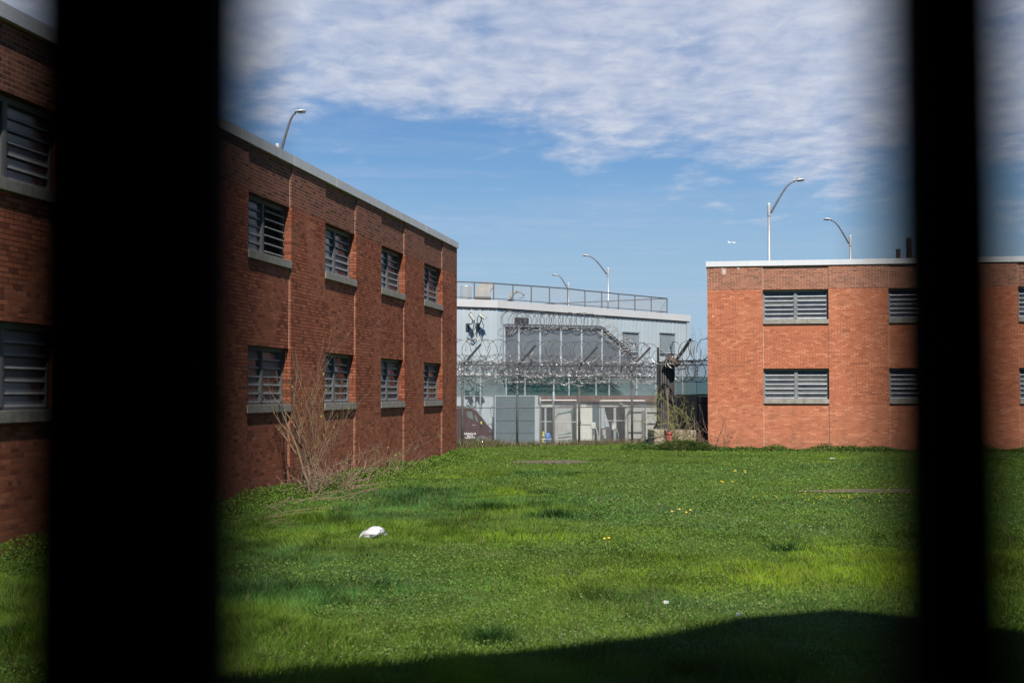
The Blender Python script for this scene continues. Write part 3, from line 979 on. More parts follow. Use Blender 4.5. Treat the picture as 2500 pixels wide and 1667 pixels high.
def ribbed(mb, x0, x1, y, z0, z1, pitch=0.40, d=0.010, flip=1):
    n = max(1, int(round((x1 - x0) / pitch))); p = (x1 - x0) / n
    pr = []
    for i in range(n):
        a = x0 + i * p
        pr += [(a, 0), (a + p * .36, 0), (a + p * .42, -d), (a + p * .94, -d)]
    pr.append((x1, 0))
    for (a, ya), (b, yb_) in zip(pr, pr[1:]):
        mb.face([(a, y + ya * flip, z0), (b, y + yb_ * flip, z0), (b, y + yb_ * flip, z1), (a, y + ya * flip, z1)])


def wall_frame(root, A, B, h):
    pass


w = MB(); ribbed(w, 0, KB_L, 0.03, -0.3, FB)
w.face([(KB_L, 0, -.3), (KB_L, 14, -.3), (KB_L, 14, FB), (KB_L, 0, FB)])
w.face([(0, 14, -.3), (KB_L, 14, -.3), (KB_L, 14, FB), (0, 14, FB)])
w.build('wall', MT['panel'], white)
fa = MB(); fa.box(0.0, KB_L + .06, -0.08, 0.25, FB, RH); fa.box(KB_L - .2, KB_L + .06, .25, 14, FB, RH)
fa.box(KB_L + .06, KB_L + .22, -0.02, 0.1, RH - .16, RH - .02)
fa.build('fascia', MT['fascia'], white)
dj = MB(); x = 0.1
while x < KB_L - .3:
    dj.box(x, x + 0.40, -0.045, 0.0, FB - 0.075, FB - 0.002); x += 0.50
dj.build('eave_gap', MT['darkjoint'], white)
tr = MB(); tr.box(KB_L - .28, KB_L + .02, -0.05, -0.002, -0.3, FB - .09); tr.build('corner_trim', MT['panel'], white)
# left wing of the same building in its frame
lw = MB()


def to_white(p):
    dx, dy = p[0] - KA[0], p[1] - KA[1]
    return (dx * cos(angR) + dy * sin(angR), -dx * sin(angR) + dy * cos(angR))


kl = to_white(KL)
LLw = sqrt(kl[0] ** 2 + kl[1] ** 2)
aw = atan2(kl[1], kl[0])
ux, uy = cos(aw), sin(aw)
nx_, ny_ = -uy, ux      # one normal; pick the one toward the window
if ny_ > 0: nx_, ny_ = -nx_, -ny_
# (direction of our camera in this frame)
cw = to_white((0, 0))
if nx_ * cw[0] + ny_ * cw[1] < 0: nx_, ny_ = -nx_, -ny_
n = int(LLw / .40); p = LLw / n; pr = []
for i in range(n):
    a = i * p; pr += [(a, 0), (a + p * .36, 0), (a + p * .42, .01), (a + p * .94, .01)]
pr.append((LLw, 0))
for (a, da), (b, db) in zip(pr, pr[1:]):
    q = lambda s, d, z: (ux * s + nx_ * (d - .03), uy * s + ny_ * (d - .03), z)
    lw.face([q(a, da, -.3), q(b, db, -.3), q(b, db, FB), q(a, da, FB)])
lw.build('wall', MT['panel'], white)
lf = MB(); Vx, Vn = Vector((ux, uy, 0)), Vector((nx_, ny_, 0))
lf.obox((ux * LLw / 2, uy * LLw / 2, (FB + RH) / 2), Vx, Vn, Vector((0, 0, 1)), LLw / 2, 0.08, (RH - FB) / 2)
lf.build('fascia', MT['fascia'], white)
dj = MB(); x = 0.1
while x < LLw - .3:
    c = Vx * (x + .2) + Vn * 0.02
    dj.obox((c.x, c.y, FB - .039), Vx, Vn, Vector((0, 0, 1)), .2, .025, .036); x += .5
dj.build('eave_gap', MT['darkjoint'], white)
rf = MB()
rf.face([(0, 0.05, RH - .10), (KB_L - .02, 0.05, RH - .10), (KB_L - .02, 13.9, RH - .10), (ux * LLw + 0, uy * LLw + 20, RH - .10), (ux * LLw, uy * LLw + .05, RH - .10)])
rf.build('roof', MT['roofing'], white)


def white_window(x0, y0, x1, y1):
    s0, z1 = on_line(x0, y0, KA, KB); s1, z0 = on_line(x1, y1, KA, KB)
    z0 += 0.3; z1 += .3
    f = MB(); t = .07
    f.box(s0, s1, -.09, .0, z1 - t, z1); f.box(s0, s1, -.09, .0, z0, z0 + t); f.box(s0, s0 + t, -.09, 0, z0 + t, z1 - t); f.box(s1 - t, s1, -.09, 0, z0 + t, z1 - t)
    f.box(s0 - .05, s1 + .05, -.14, .0, z1 + .002, z1 + .07)
    wn_ = f.build('window', MT['alu'], white)
    d = MB(); d.box(s0 + t, s1 - t, -.018, -.002, z0 + t, z1 - t); d.build('room_behind', MT['inside'], wn_)
    sl = MB(); nb = 9; hh = (z1 - z0 - 2 * t) / nb
    for i in range(nb):
        zc = z0 + t + hh * (i + .5)
        sl.obox(((s0 + s1) / 2, -.055, zc), Vector((1, 0, 0)), Vector((0, cos(.7), -sin(.7))), Vector((0, sin(.7), cos(.7))), (s1 - s0) / 2 - t - .002, .006, hh * .42)
    sl.build('louvre_blades', MT['bluepale'], wn_)


white_window(1521, 812, 1557, 862)
white_window(1611, 814, 1645, 864)
s0, z1 = on_line(1256, 775, KA, KB); s1, z0 = on_line(1288, 792, KA, KB)
g = MB(); g.box(s0, s1, -.06, -.002, z0 + .3, z1 + .3)
vt = g.build('vent_grille', MT['plastic'], white)
g = MB()
for i in range(7):
    xx = s0 + (s1 - s0) * i / 6; g.box(xx - .015, xx + .015, -.08, -.062, z0 + .3, z1 + .3)
for i in range(5):
    zz = z0 + .3 + (z1 - z0) * i / 4; g.box(s0, s1, -.098, -.082, zz - .012, zz + .012)
g.build('grille_bar', MT['galv_dark'], vt)

# stair enclosure clad in grey plastic sheets, part of the building
EA = P(1230, 795, 68.0); EB = P(1552, 876, 71.4)
encA, encB = (EA.x, EA.y), (EB.x, EB.y)
enc = thing('stair_enclosure', 'grey translucent sheet clad enclosure with a sloping right edge in front of the pale building', 'enclosure', (EA.x, EA.y, -0.3), atan2(EB.y - EA.y, EB.x - EA.x))


def E(x, y):
    s, z = on_line(x, y, encA, encB)
    return s, z + 0.3


ptop = [E(1230, 796), E(1469, 801), E(1552, 876)]
zbot = E(1300, 905)[1]
pf = MB()
postx = [1230, 1265, 1317, 1368, 1418, 1468, 1511, 1549]


def topz(s):
    (s0, z0), (s1, z1), (s2, z2) = ptop
    if s <= s1: return z0 + (z1 - z0) * (s - s0) / (s1 - s0)
    return z1 + (z2 - z1) * (s - s1) / (s2 - s1)


ss = [E(x, 880)[0] for x in postx]
for a, b in zip(ss, ss[1:]):
    zr = min(topz(b), topz(a)); mid = ptop[1][0]
    pf.face([(a, 0, zbot), (b, 0, zbot), (b, 0, max(zbot + .02, topz(b) - .03)), (a, 0, topz(a) - .03)])
pf.face([(ss[0], 0, zbot), (ss[0], .12, zbot), (ss[0], .12, topz(ss[0]) - .03), (ss[0], 0, topz(ss[0]) - .03)])
pf.build('sheet', MT['poly'], enc)
fr = MB()
for s in ss:
    fr.box(s - .05, s + .05, -.09, -.004, zbot - .1, topz(s) - .04)
fr.build('frame', MT['bluepale'], enc)
tb = MB()
for (a, b) in ((ptop[0], ptop[1]), (ptop[1], ptop[2])):
    va, vb = Vector((a[0], -.05, a[1])), Vector((b[0], -.05, b[1]))
    d = (vb - va); L = d.length; d.normalize(); up = Vector((-d.z, 0, d.x))
    tb.obox((va + vb) / 2, d, Vector((0, 1, 0)), up, L / 2, .07, .035)
tb.build('top_rail', MT['galv'], enc)
co = MB()
for (a, b) in ((ptop[0], ptop[1]), (ptop[1], ptop[2])):
    va, vb = Vector((a[0], 0, a[1] + .07)), Vector((b[0], 0, b[1] + .07))
    n = int((vb - va).length / .12)
    d = (vb - va).normalized(); up = Vector((-d.z, 0, d.x))
    for i in range(n):
        c = va.lerp(vb, (i + .5) / n)
        co.obox(c + up * (.03 if i % 2 else -.0), d, Vector((0, 1, 0)), up, .065, .13, .014)
    co.v = co.v
co.build('corrugated_roof', MT['galv_dark'], enc)
sf = MB(); sf.box(ss[0], ss[-1], .02, .6, zbot - .16, zbot - .06); sf.box(ss[0], ss[-1], -.1, .0, zbot - .22, zbot - .10)
sf.build('floor_slab', MT['galv_dark'], enc)
bw = MB()
# dark sheet standing for the enclosure's cast shadow below: its left edge leans, its right edge slopes down to the right
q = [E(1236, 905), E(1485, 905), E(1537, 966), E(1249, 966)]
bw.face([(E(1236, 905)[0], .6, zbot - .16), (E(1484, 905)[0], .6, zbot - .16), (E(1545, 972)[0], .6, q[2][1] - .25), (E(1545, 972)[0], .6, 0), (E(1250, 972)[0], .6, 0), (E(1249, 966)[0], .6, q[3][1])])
bw.build('shadow_sheet', MT['teal_dark'], enc)
br = MB()
va, vb = E(1487, 915), E(1550, 974)
va, vb = Vector((va[0], .45, va[1])), Vector((vb[0], .45, vb[1])); d = (vb - va).normalized()
br.obox((va + vb) / 2, d, Vector((0, 1, 0)), Vector((-d.z, 0, d.x)), (vb - va).length / 2, .04, .09)
br.build('stair_string', MT['bluepale'], enc)
cb = MB()
for k in range(3):
    a = P(1236 + 3 * k, 800, 67.9); b = P(1243 + 8 * k, 800, 67.9)
    pts = []
    for i in range(15):
        t = i / 14
        x = 1232 + (10 + 11 * k) * t
        y = 798 + sin(pi * min(1, t * 1.0)) * (22 - 2 * k) * (1 - 0.3 * t)
        s, z = E(x, y); pts.append((s, -.12, z))
    cb.tube(pts, .02, 5)
cb.build('hanging_cable', MT['galv_dark'], enc)


# roof railing: meshed panels that turn a corner
def railing():
    root = thing('roof_railing', 'meshed guard railing along the roof edge of the pale building', 'railing', (KA[0], KA[1], RH - .3), angR)
    pts = [(1100, 723.5), (1158, 724.5), (1205, 728), (1252, 731.5), (1297, 735), (1341.5, 739), (1386, 742.5), (1428, 746), (1469, 749.5), (1510, 753.5), (1550, 756), (1590, 758.5), (1628.6, 761)]
    tops = [(1100, 687), (1158, 689), (1205, 691.5), (1252, 695), (1297, 698), (1341.5, 701), (1386, 704.5), (1428, 709.5), (1469, 713), (1510, 717.5), (1550, 721), (1590, 725), (1628.6, 728.5)]
    A2 = (KA[0] - sin(angR) * .9 * -1 * -1, KA[1] + cos(angR) * .9)
    base = []
    for (x, y), (xt, yt) in zip(pts, tops):
        if x < 1214:
            A, B = (-14.0, 66.2), (-0.8, 73.0)
        else:
            A, B = (-0.8, 73.0), (KB[0] + .2, KB[1] + .9 + .2)
        s, z = on_line(x, y, A, B); s2, z2 = on_line(xt, yt, A, B)
        L = sqrt((B[0] - A[0]) ** 2 + (B[1] - A[1]) ** 2)
        wx = A[0] + (B[0] - A[0]) * s / L; wy = A[1] + (B[1] - A[1]) * s / L
        l = to_white((wx, wy)); base.append((l[0], l[1], 0, z2 - (RH - .3)))
    # back leg
    last = base[-1]
    bk = [(last[0] - 0.6, last[1] + 4.3), (last[0] - 1.2, last[1] + 8.6), (last[0] - 1.8, last[1] + 12.5)]
    rail = MB(); mesh = MB(); post = None

    def onepost(b, hh, foot):
        p_ = MB(); p_.box(b[0] - .03, b[0] + .03, b[1] - .03, b[1] + .03, 0.0, hh)
        if foot: p_.box(b[0] - .09, b[0] + .09, b[1] - .09, b[1] + .09, -.05, -.001)
        p_.build('post', MT['galv'], root)
    for i, b in enumerate(base):
        onepost(b, b[3], True)
    for a, b in zip(base, base[1:]):
        rail.tube([(a[0], a[1], a[3]), (b[0], b[1], b[3])], .035, 6)
        rail.tube([(a[0], a[1], .16), (b[0], b[1], .16)], .022, 6)
        mesh.face([(a[0], a[1], .16), (b[0], b[1], .16), (b[0], b[1], b[3]), (a[0], a[1], a[3])])
    h = last[3]
    pv = (last[0], last[1])
    for b in bk:
        onepost(b, h, False)
        rail.tube([(pv[0], pv[1], h), (b[0], b[1], h)], .035, 6)
        rail.tube([(pv[0], pv[1], .16), (b[0], b[1], .16)], .022, 6)
        mesh.face([(pv[0], pv[1], .16), (b[0], b[1], .16), (b[0], b[1], h), (pv[0], pv[1], h)])
        pv = b
    rail.build('rail', MT['galv_dark'], root); mesh.build('mesh_panel', MT['railmesh'], root)


railing()


# roof machinery
def roof_things():
    c = P(1137, 722, 73.2); z0 = RH - .38
    r = 14 * 73.2 / F
    mb = MB(); top = P(1132, 698, 73.2).z
    mb.lathe([(r * .85, z0), (r * .85, z0 + .1), (r, z0 + .12), (r, top - .05), (r * .96, top), (r * .7, top + .03)], (c.x, c.y, 0), 20)
    solo(mb, 'roof_vent', MT['silver'], 'shiny silver drum vent at the left end of the pale roof', 'vent', (c.x, c.y, z0), smooth=False)
    # big quarter round hood
    a = P(1162, 727, 73.6); k = 73.6 / F
    loc = (a.x, a.y, z0)
    mb = MB()
    prof = []
    R = 38 * k
    for i in range(13):
        t = pi / 2 + (pi / 2) * (1 - i / 12)
        prof.append((a.x + 26 * k + cos(t) * 26 * k, a.z + 12 * k + sin(t) * 27 * k))
    prof += [(a.x + 36 * k, a.z + 38.5 * k), (a.x + 41 * k, a.z + 34 * k), (a.x + 42 * k, a.z + 27 * k), (a.x + 37 * k, a.z + 22 * k), (a.x + 34 * k, a.z + 16 * k), (a.x + 34 * k, z0), (a.x, z0)]
    mb.prism(prof, a.y, a.y + 1.0, 'y')
    root = thing('roof_duct', 'large tan sheet metal hood with a rounded back on the pale roof', 'duct', loc)
    mb.build('hood', MT['duct'], root, off=loc)
    b = MB(); b.box(a.x - .1, a.x + 36 * k, a.y - .08, a.y + 1.1, z0, a.z + 3 * k); b.build('curb', MT['darkjoint'], root, off=loc)
    # gooseneck
    a = P(1240, 732, 74.5); k = 74.5 / F
    loc = (a.x, a.y, z0)
    root = thing('roof_duct', 'tan gooseneck duct hooking over to the right on the pale roof', 'duct', loc)
    mb = MB()
    outer = [(0, -3), (1, 6), (5, 14), (11, 19), (20, 22), (30, 21.5), (37, 17), (41, 13)]
    inner = [(37.5, 9.5), (32, 5.5), (37, 13.5), (30, 18.5), (22, 18.5), (16, 14), (12, 6), (11, -3)]
    mb.prism([(a.x + x * k, a.z + y * k) for x, y in outer + [(41, 13), (37, 13.5)] + inner[3:]], a.y, a.y + .5, 'y')
    mb.build('elbow', MT['duct'], root, off=loc)
    m2 = MB(); m2.prism([(a.x + x * k, a.z + y * k) for x, y in ((41, 13), (37, 6), (30, 4), (28, 5), (31, 6.5), (36, 8), (38.5, 13))], a.y + .05, a.y + .45, 'y')
    m2.build('mouth', MT['duct'], root, off=loc)
    m3 = MB(); m3.box(a.x - .05, a.x + 15 * k, a.y - .05, a.y + .55, z0, a.z - 1 * k); m3.build('curb', MT['darkjoint'], root, off=loc)


roof_things()


# security cameras on the left wing
def sec_cam(cx, cy, flip, label, tilt=-0.5):
    A, B = KL, KA
    s, z = on_line(cx, cy, A, B); L = sqrt((B[0] - A[0]) ** 2 + (B[1] - A[1]) ** 2)
    d = Vector(((B[0] - A[0]) / L, (B[1] - A[1]) / L, 0)); nrm = Vector((d.y, -d.x, 0))
    wp = Vector((A[0], A[1], 0)) + d * s; wp.z = z
    root = thing('security_camera', label, 'camera', tuple(wp + nrm * .02), 0, 'white cameras on the pale wall')
    Z = Vector((0, 0, 1))
    bx = (d * cos(tilt) * flip + Z * sin(tilt)); bz = (d * -sin(tilt) * flip + Z * cos(tilt))
    c = nrm * .55
    b = MB(); b.obox(c, bx, nrm, bz, .20, .085, .085); b.build('housing', MT['white'], root, bevel=.02)
    h = MB(); h.obox(c + bz * .10 + bx * .03, bx, nrm, bz, .235, .10, .012); h.build('sun_shield', MT['white'], root)
    g = MB(); g.lathe([(.07, 0), (.07, .03)], (0, 0, 0), 10); 
    le = MB(); le.obox(c + bx * .205, bx, nrm, bz, .008, .06, .06); le.build('lens', MT['plastic'], root)
    a = MB(); a.tube([c - bx * .05, c - bx * .08 - Z * .25, nrm * .25 - Z * .4, nrm * .0 - Z * .45], .03, 6); a.build('arm', MT['plastic'], root, smooth=True)
    m = MB(); m.obox(nrm * .02 - Z * .5, d, nrm, Z, .10, .03, .18); m.build('bracket', MT['plastic'], root)
    w = MB()
    w.tube([c - bx * .22, c - bx * .35 - Z * .3, nrm * .12 - Z * .8 - bx * .1, nrm * .1 - Z * 1.1 - d * .1, nrm * .1 - Z * 1.3 - d * .3 * flip, nrm * .1 - Z * 1.15 - d * .45 * flip], .022, 5)
    w.tube([c - bx * .2, c - Z * .5 + d * .1, nrm * .1 - Z * .7 + d * .25, nrm * .1 - Z * .9 + d * .22], .02, 5)
    w.build('cable', MT['plastic'], root, smooth=True)


sec_cam(1141, 775, -1, 'white camera tilted down to the left, upper left on the pale wall', 0.9)
sec_cam(1166, 774, 1, 'smaller white camera angled down to the right beside its twin on the pale wall', -0.55)
sec_cam(1139, 938, -1, 'lower camera at the left on the pale wall, behind the chain link', 0.9)
sec_cam(1164, 940, 1, 'lower right camera on the pale wall, behind the chain link', -0.55)


# ------------------------------------------------------------------ fences
FA = Vector((-2.75, 51.3)); FBv = Vector((6.12, 56.0))
FD = (FBv - FA).normalized(); FL = (FBv - FA).length
FN = Vector((FD.y, -FD.x))       # toward us


def chain(mb, length, z0, z1, step, r, mi=0):
    """diamond mesh of slim three sided wires in the local xz plane"""
    H = z1 - z0
    n = int((length + H) / step)
    for dirn in (1, -1):
        for i in range(n):
            x = -H + i * step
            xa, za, xb, zb = x, z0, x + H, z1
            if xa < 0: za += -xa; xa = 0
            if xb > length: zb -= (xb - length); xb = length
            if zb - za < .02: continue
            if dirn < 0: xa, xb = length - xa, length - xb
            mb.tube([(xa, .001 * dirn, za), (xb, .001 * dirn, zb)], r, 3, cap=False)


front = thing('chain_link_fence', 'tall galvanised chain link fence with slanted arms closing the far end of the lawn', 'fence', (FA[0], FA[1], -0.02), atan2(FD.y, FD.x))
posts = []
for x, lab in ((1129, 0), (1262.6, 0), (1414, 0), (1543, 0), (1606, 0)):
    s, _ = on_line(x, 1000, tuple(FA), tuple(FBv)); posts.append(s)
ms = MB(); chain(ms, FL, 0.02, 3.20, 0.10, 0.0052); ms.build('mesh', MT['wire'], front)
rl = MB()
for z, r in ((3.24, .026), (2.79, .022), (1.55, .024), (.06, .01)): rl.tube([(-.3, .03, z), (FL, .03, z)], r, 6)
rl.build('rail', MT['galv_dark'], front, smooth=True)
for i, s in enumerate(posts):
    pm = MB(); pm.lathe([(.050, -.3), (.050, 3.26), (.03, 3.30)], (s, .0, 0), 10)
    po = pm.build('post', MT['galv'], front, smooth=True)
    if i < 4:
        a = MB(); a.tube([(s, 0, 3.22), (s + .28, -.45, 3.72), (s + .44, -.72, 4.02)], .045, 6); a.build('arm', MT['galv_dark'], po)


def fence_xyz(s, off, z):
    p = FA + FD * s - FN * (-off)
    return Vector((p.x, p.y, z))


def coil(label, p0, p1, R, pitch, mat,  wob=0.06, r=0.011, lean=0.0, barbs=True, group='coils of razor wire', sag=0.0, phase=0.0):
    """concertina razor wire from p0 to p1"""
    p0, p1 = Vector(p0), Vector(p1)
    L = (p1 - p0).length; d = (p1 - p0).normalized()
    up = Vector((0, 0, 1)); up = (up - d * up.dot(d)).normalized(); sd = d.cross(up)
    n = int(L / pitch); seg = 18
    mb = MB(); pts = []
    for i in range(n * seg + 1):
        t = i / seg; k = int(t)
        rr = R * (1 + wob * (mnoise.noise(Vector((k * 1.7 + phase, phase, 0))) * 2))
        a = 2 * pi * t + phase
        # adjoining loops are clipped together, so they lean alternately
        x = t * pitch + (0.34 * pitch + lean) * sin(a * 0.5 + k) + 0.25 * pitch * mnoise.noise(Vector((t * .9, phase, 3)))
        c = p0 + d * min(max(x, -.1), L + .15)
        sg = -sag * sin(pi * min(1, t / n)) + 0.05 * mnoise.noise(Vector((t * .4, 7, phase)))
        ph_ = 0.95 + 0.35 * mnoise.noise(Vector((k * .8, 2.0, phase)))
        hd_ = sd * cos(ph_) + d * sin(ph_)
        pts.append(c + (up * sin(a) + hd_ * cos(a)) * rr + Vector((0, 0, sg)))
    mb.tube(pts, r, 4, cap=False)
    if barbs:
        for i in range(0, len(pts) - 1, 2):
            p = pts[i]; q = (pts[i + 1] - pts[i]).normalized()
            v = Vector((random.uniform(-1, 1), random.uniform(-1, 1), random.uniform(-1, 1))).cross(q).normalized()
            s = 0.030
            mb.face([p - q * s, p + v * s * 1.1, p + q * s]); mb.face([p - q * s, p - v * s * 1.1, p + q * s])
    c = (p0 + p1) / 2
    return solo(mb, 'razor_wire', mat, label, 'razor wire', tuple(c), group)


def fp(x, y, dy=0.0):
    s, z = on_line(x, y, tuple(FA), tuple(FBv))
    p = FA + FD * s + FN * dy
    # move toward us keeps the height
    return (p.x, p.y, z)


coil('widest razor wire coil, resting on the slanted arms of the chain link fence', fp(1100, 856, .35), fp(1606, 862, .35), .44, .36, MT['razor_old'], .10, .011)
coil('bright razor wire coil fixed just above the top rail of the chain link fence', fp(1100, 884, .1), fp(1606, 890, .1), .30, .22, MT['razor'], .12, .0095, phase=1.3)
coil('razor wire coil hanging below the top rail of the chain link fence', fp(1100, 908, .2), fp(1606, 912, .2), .36, .27, MT['razor_old'], .15, .0095, phase=2.9, sag=.05)
e0 = P(1236, 783, 68.0); e1 = P(1456, 785, 70.2)
coil('razor wire coil running along the top of the grey sheet enclosure', (e0.x, e0.y, e0.z), (e1.x, e1.y, e1.z), .44, .24, MT['razor_old'], .10, .014, phase=.7)
e0 = P(1458, 786, 70.2); e1 = P(1552, 862, 71.3)
coil('razor wire coil running down the sloping edge of the grey sheet enclosure', (e0.x, e0.y, e0.z), (e1.x, e1.y, e1.z), .38, .26, MT['razor_old'], .10, .012, phase=.2)
e0 = P(1230, 782, 67.8); e1 = P(1236, 850, 67.8)
mb_ = None
coil('short razor wire coil hanging down the left edge of the grey sheet enclosure', (e0.x - .1, e0.y, e0.z - .3), (e1.x - .15, e1.y, e1.z + .6), .22, .34, MT['razor_old'], .2, .012, phase=.2)

# screen fence: light posts, teal mesh and coils, behind the sheds' front
SA = P(1100, 1000, 61.0); SB = P(1612, 1000, 64.5)
sa, sb = (SA.x, SA.y), (SB.x, SB.y)
SD = Vector((sb[0] - sa[0], sb[1] - sa[1])); SLn = SD.length
scr = thing('screen_fence', 'second fence with light posts and a teal mesh screen behind the chain link', 'fence', (sa[0], sa[1], -.3), atan2(SD.y, SD.x))


def Sx(x, y=950):
    s, z = on_line(x, y, sa, sb); return s, z + .3


m_ = MB(); z0 = Sx(1350, 967)[1]; z1 = Sx(1350, 918)[1]
m_.face([(0, 0, z0), (SLn + 3.8, 0, z0), (SLn + 3.8, 0, z1), (0, 0, z1)]); m_.build('mesh_screen', MT['teal'], scr)
rl = MB()
for z in (z1, z0): rl.tube([(0, .02, z), (SLn + 3.8, .02, z)], .028, 6)
rl.build('rail', MT['galv'], scr)
for x in (1172, 1235, 1280.5, 1351, 1388, 1454, 1486, 1553, 1600, 1665):
    s, z = Sx(x, 903)
    pm = MB(); pm.lathe([(.042, 0), (.042, z), (.02, z + .04)], (s, -.05, 0), 8); pm.build('post', MT['bluepale'], scr, smooth=True)


def spt(x, y, dy=-.25):
    s, z = Sx(x, y); v = SD.normalized(); return (sa[0] + v.x * s + v.y * -dy, sa[1] + v.y * s + v.x * dy, z - .3)


coil('tight razor wire coil packed along the middle of the top rails', fp(1100, 898, .25), fp(1606, 902, .25), .25, .16, MT['razor'], .25, .0095, phase=7.7, sag=.04)
coil('rear razor wire coil crowning the teal screen fence', spt(1100, 902), spt(1640, 903), .38, .28, MT['razor'], .2, .010, phase=4.1)
coil('lowest rear razor wire coil drooping over the teal screen', spt(1100, 917), spt(1640, 918), .34, .30, MT['razor'], .2, .010, phase=5.3, sag=.05)


# ------------------------------------------------------------------ sheds behind the fence
def shed():
    Y0 = 60.2
    root_loc = (P(1314, 1070, Y0).x, Y0, -.3)
    r = thing('shed', 'long low white shed with a rusty roof edge and dark door openings behind the fence', 'shed', root_loc)

    def X(x): return P(x, 1000, Y0).x - root_loc[0]

    def Z(y): return P(1400, y, Y0).z + .3
    wall = MB(); top = Z(976)
    segs = [(1315, 1317), (1352, 1355), (1355, 1407), (1407, 1446), (1446, 1476), (1526, 1700)]
    wall.box(X(1314), X(1317), 0, .12, 0, top)
    wall.box(X(1352), X(1476), 0, .12, 0, top)
    wall.box(X(1526), X(1700), 0, .12, 0, top)
    wall.box(X(1317), X(1352), 0, .12, Z(994), top)
    wall.box(X(1476), X(1526), 0, .12, Z(994), top)
    wall.build('wall', MT['offwhite'], r)
    rf = MB()
    # corrugated rusty edge
    x = X(1312)
    rnd = random.Random(3)
    while x < X(1700):
        dz = rnd.uniform(0, .05)
        rf.box(x, x + .05, -.16, .02, Z(980) - dz, Z(965)); rf.box(x + .052, x + .10, -.14, .0, Z(978.5) - dz * .5, Z(965.5)); x += .104
    rf.build('roof_edge', MT['rust'], r)
    ro = MB(); ro.box(X(1312), X(1700), .02, 4.0, Z(967), Z(965.8)); ro.build('roof', MT['rust'], r)
    for xa, xb in ((1310, 1359), (1470, 1533)):
        dk = MB(); dk.box(X(xa), X(xb), 1.9, 1.95, 0, top - .05); dk.box(X(xa), X(xb), .13, 1.9, 0.0, .015)
        dk.build('dark_interior', MT['teal_dark'], r)
    bk = MB(); bk.box(X(1314), X(1700), 3.9, 4.0, 0, top - .02); bk.build('back_wall', MT['offwhite'], r)
    for (xa, xb, ya, yb_) in ((1322, 1352, 993, 987), (1465, 1531, 993.5, 990.5)):
        ln = MB(); ln.box(X(xa), X(xb), -.05, 0, Z(ya), Z(yb_)); ln.build('lintel', MT['white'], r)
    for (xa, xb, ya, yb_) in ((1329.5, 1334, -.04, .08), (1498, 1504, -.04, .08), (1468, 1475.8, -.04, -.002)):
        pl = MB(); pl.box(X(xa), X(xb), ya, yb_, 0, Z(994.2)); pl.build('door_post', MT['bluepale'], r)
    cu = MB(); cu.prism([(X(1477), Z(994.5)), (X(1477), Z(1042)), (X(1489), Z(1042)), (X(1482), Z(1020)), (X(1478), Z(1005))], .05, .07, 'y'); cu.build('curtain', MT['bluepale'], r)
    dr = MB(); dr.box(X(1407), X(1445.5), -.07, -.002, Z(1075), Z(994)); dr.box(X(1407), X(1430), -.05, -.002, Z(993.7), Z(977)); d = dr.build('door', MT['white'], r)
    dl = MB(); dl.box(X(1408), X(1442), -.082, -.072, Z(1036.8), Z(1035.6)); dl.box(X(1414), X(1418), -.10, -.072, Z(1033), Z(1028)); dl.build('door_handle', MT['plastic'], d)
    d2 = MB(); d2.box(X(1446.5), X(1463), -.03, -.002, Z(1060), Z(980)); d2 = d2.build('side_panel', MT['bluegrey'], r)
    d2['label'] = 'grey sheet beside the white door'
    rb = MB()
    for y in (1005, 1054.5, 1071): rb.box(X(1533), X(1566), -.05, -.002, Z(y + .8), Z(y - .8))
    for y in (1006, 1033, 1058): rb.box(X(1580), X(1606), -.05, -.002, Z(y + .8), Z(y - .8))
    rb.box(X(1567), X(1570), -.08, -.002, Z(1066), Z(1001)); rb.box(X(1572), X(1574), -.08, -.002, Z(1066), Z(1003)); rb.box(X(1532), X(1534), -.05, -.002, Z(1074), Z(1006))
    rb.build('wall_batten', MT['galv_dark'], r)
    cbm = MB(); pts = []
    for i in range(40):
        t = i / 39; pts.append((X(1537 + 2.2 * sin(t * 12)), -.06, Z(992 + 16 * t)))
    cbm.tube(pts, .014, 4); cbm.tube([(X(1540), -.05, Z(1007)), (X(1533), -.05, Z(1008)), (X(1528), -.05, Z(1016)), (X(1526), -.05, Z(1030))], .014, 4)
    cbm.build('cable', MT['plastic'], r)
    fl = MB(); fl.lathe([(.06, 0), (.09, .10), (.09, .12)], (X(1516.5), -.22, Z(986)), 10, axis='y'); fl.box(X(1515), X(1518), -.1, 0, Z(985), Z(984)); fl.box(X(1511), X(1514), -.2, -.1, Z(985), Z(983))
    fl.build('wall_lamp', MT['galv'], r)


shed()

# blue grey steel container with four panels
bx = P(1207.5, 1085, 57.6); bX1 = P(1314, 1085, 57.6)
cw = bX1.x - bx.x
cont = thing('steel_container', 'blue grey steel container with four ribbed panels behind the fence', 'container', (bx.x, bx.y, -.3), 0.04)
zt = P(1250, 966, 57.6).z + .3
b = MB(); side = 0.155
hh = (zt - .12) / 4
for i in range(4):
    b.box(0.05, cw - side, -.02 - .0, 1.9, .12 + hh * i + .012, .12 + hh * (i + 1) - .012)
b.build('panel', MT['bluegrey'], cont, bevel=.008)
b = MB(); b.box(.06, cw - side - .01, .01, 1.88, .1, zt - .03); b.build('joint', MT['darkjoint'], cont)
b = MB(); b.box(0, .045, -.04, 1.92, 0.05, zt); b.box(cw - side + .004, cw, -.06, 1.92, 0.0, zt + .02); b.box(.047, cw - side + .002, -.035, 1.92, zt - .028, zt + .01)
b.build('frame', MT['bluepale'], cont)
b = MB(); b.box(-.1, cw + .1, -.15, 2.1, -.02, .10); b.build('skid', MT['concrete'], cont)


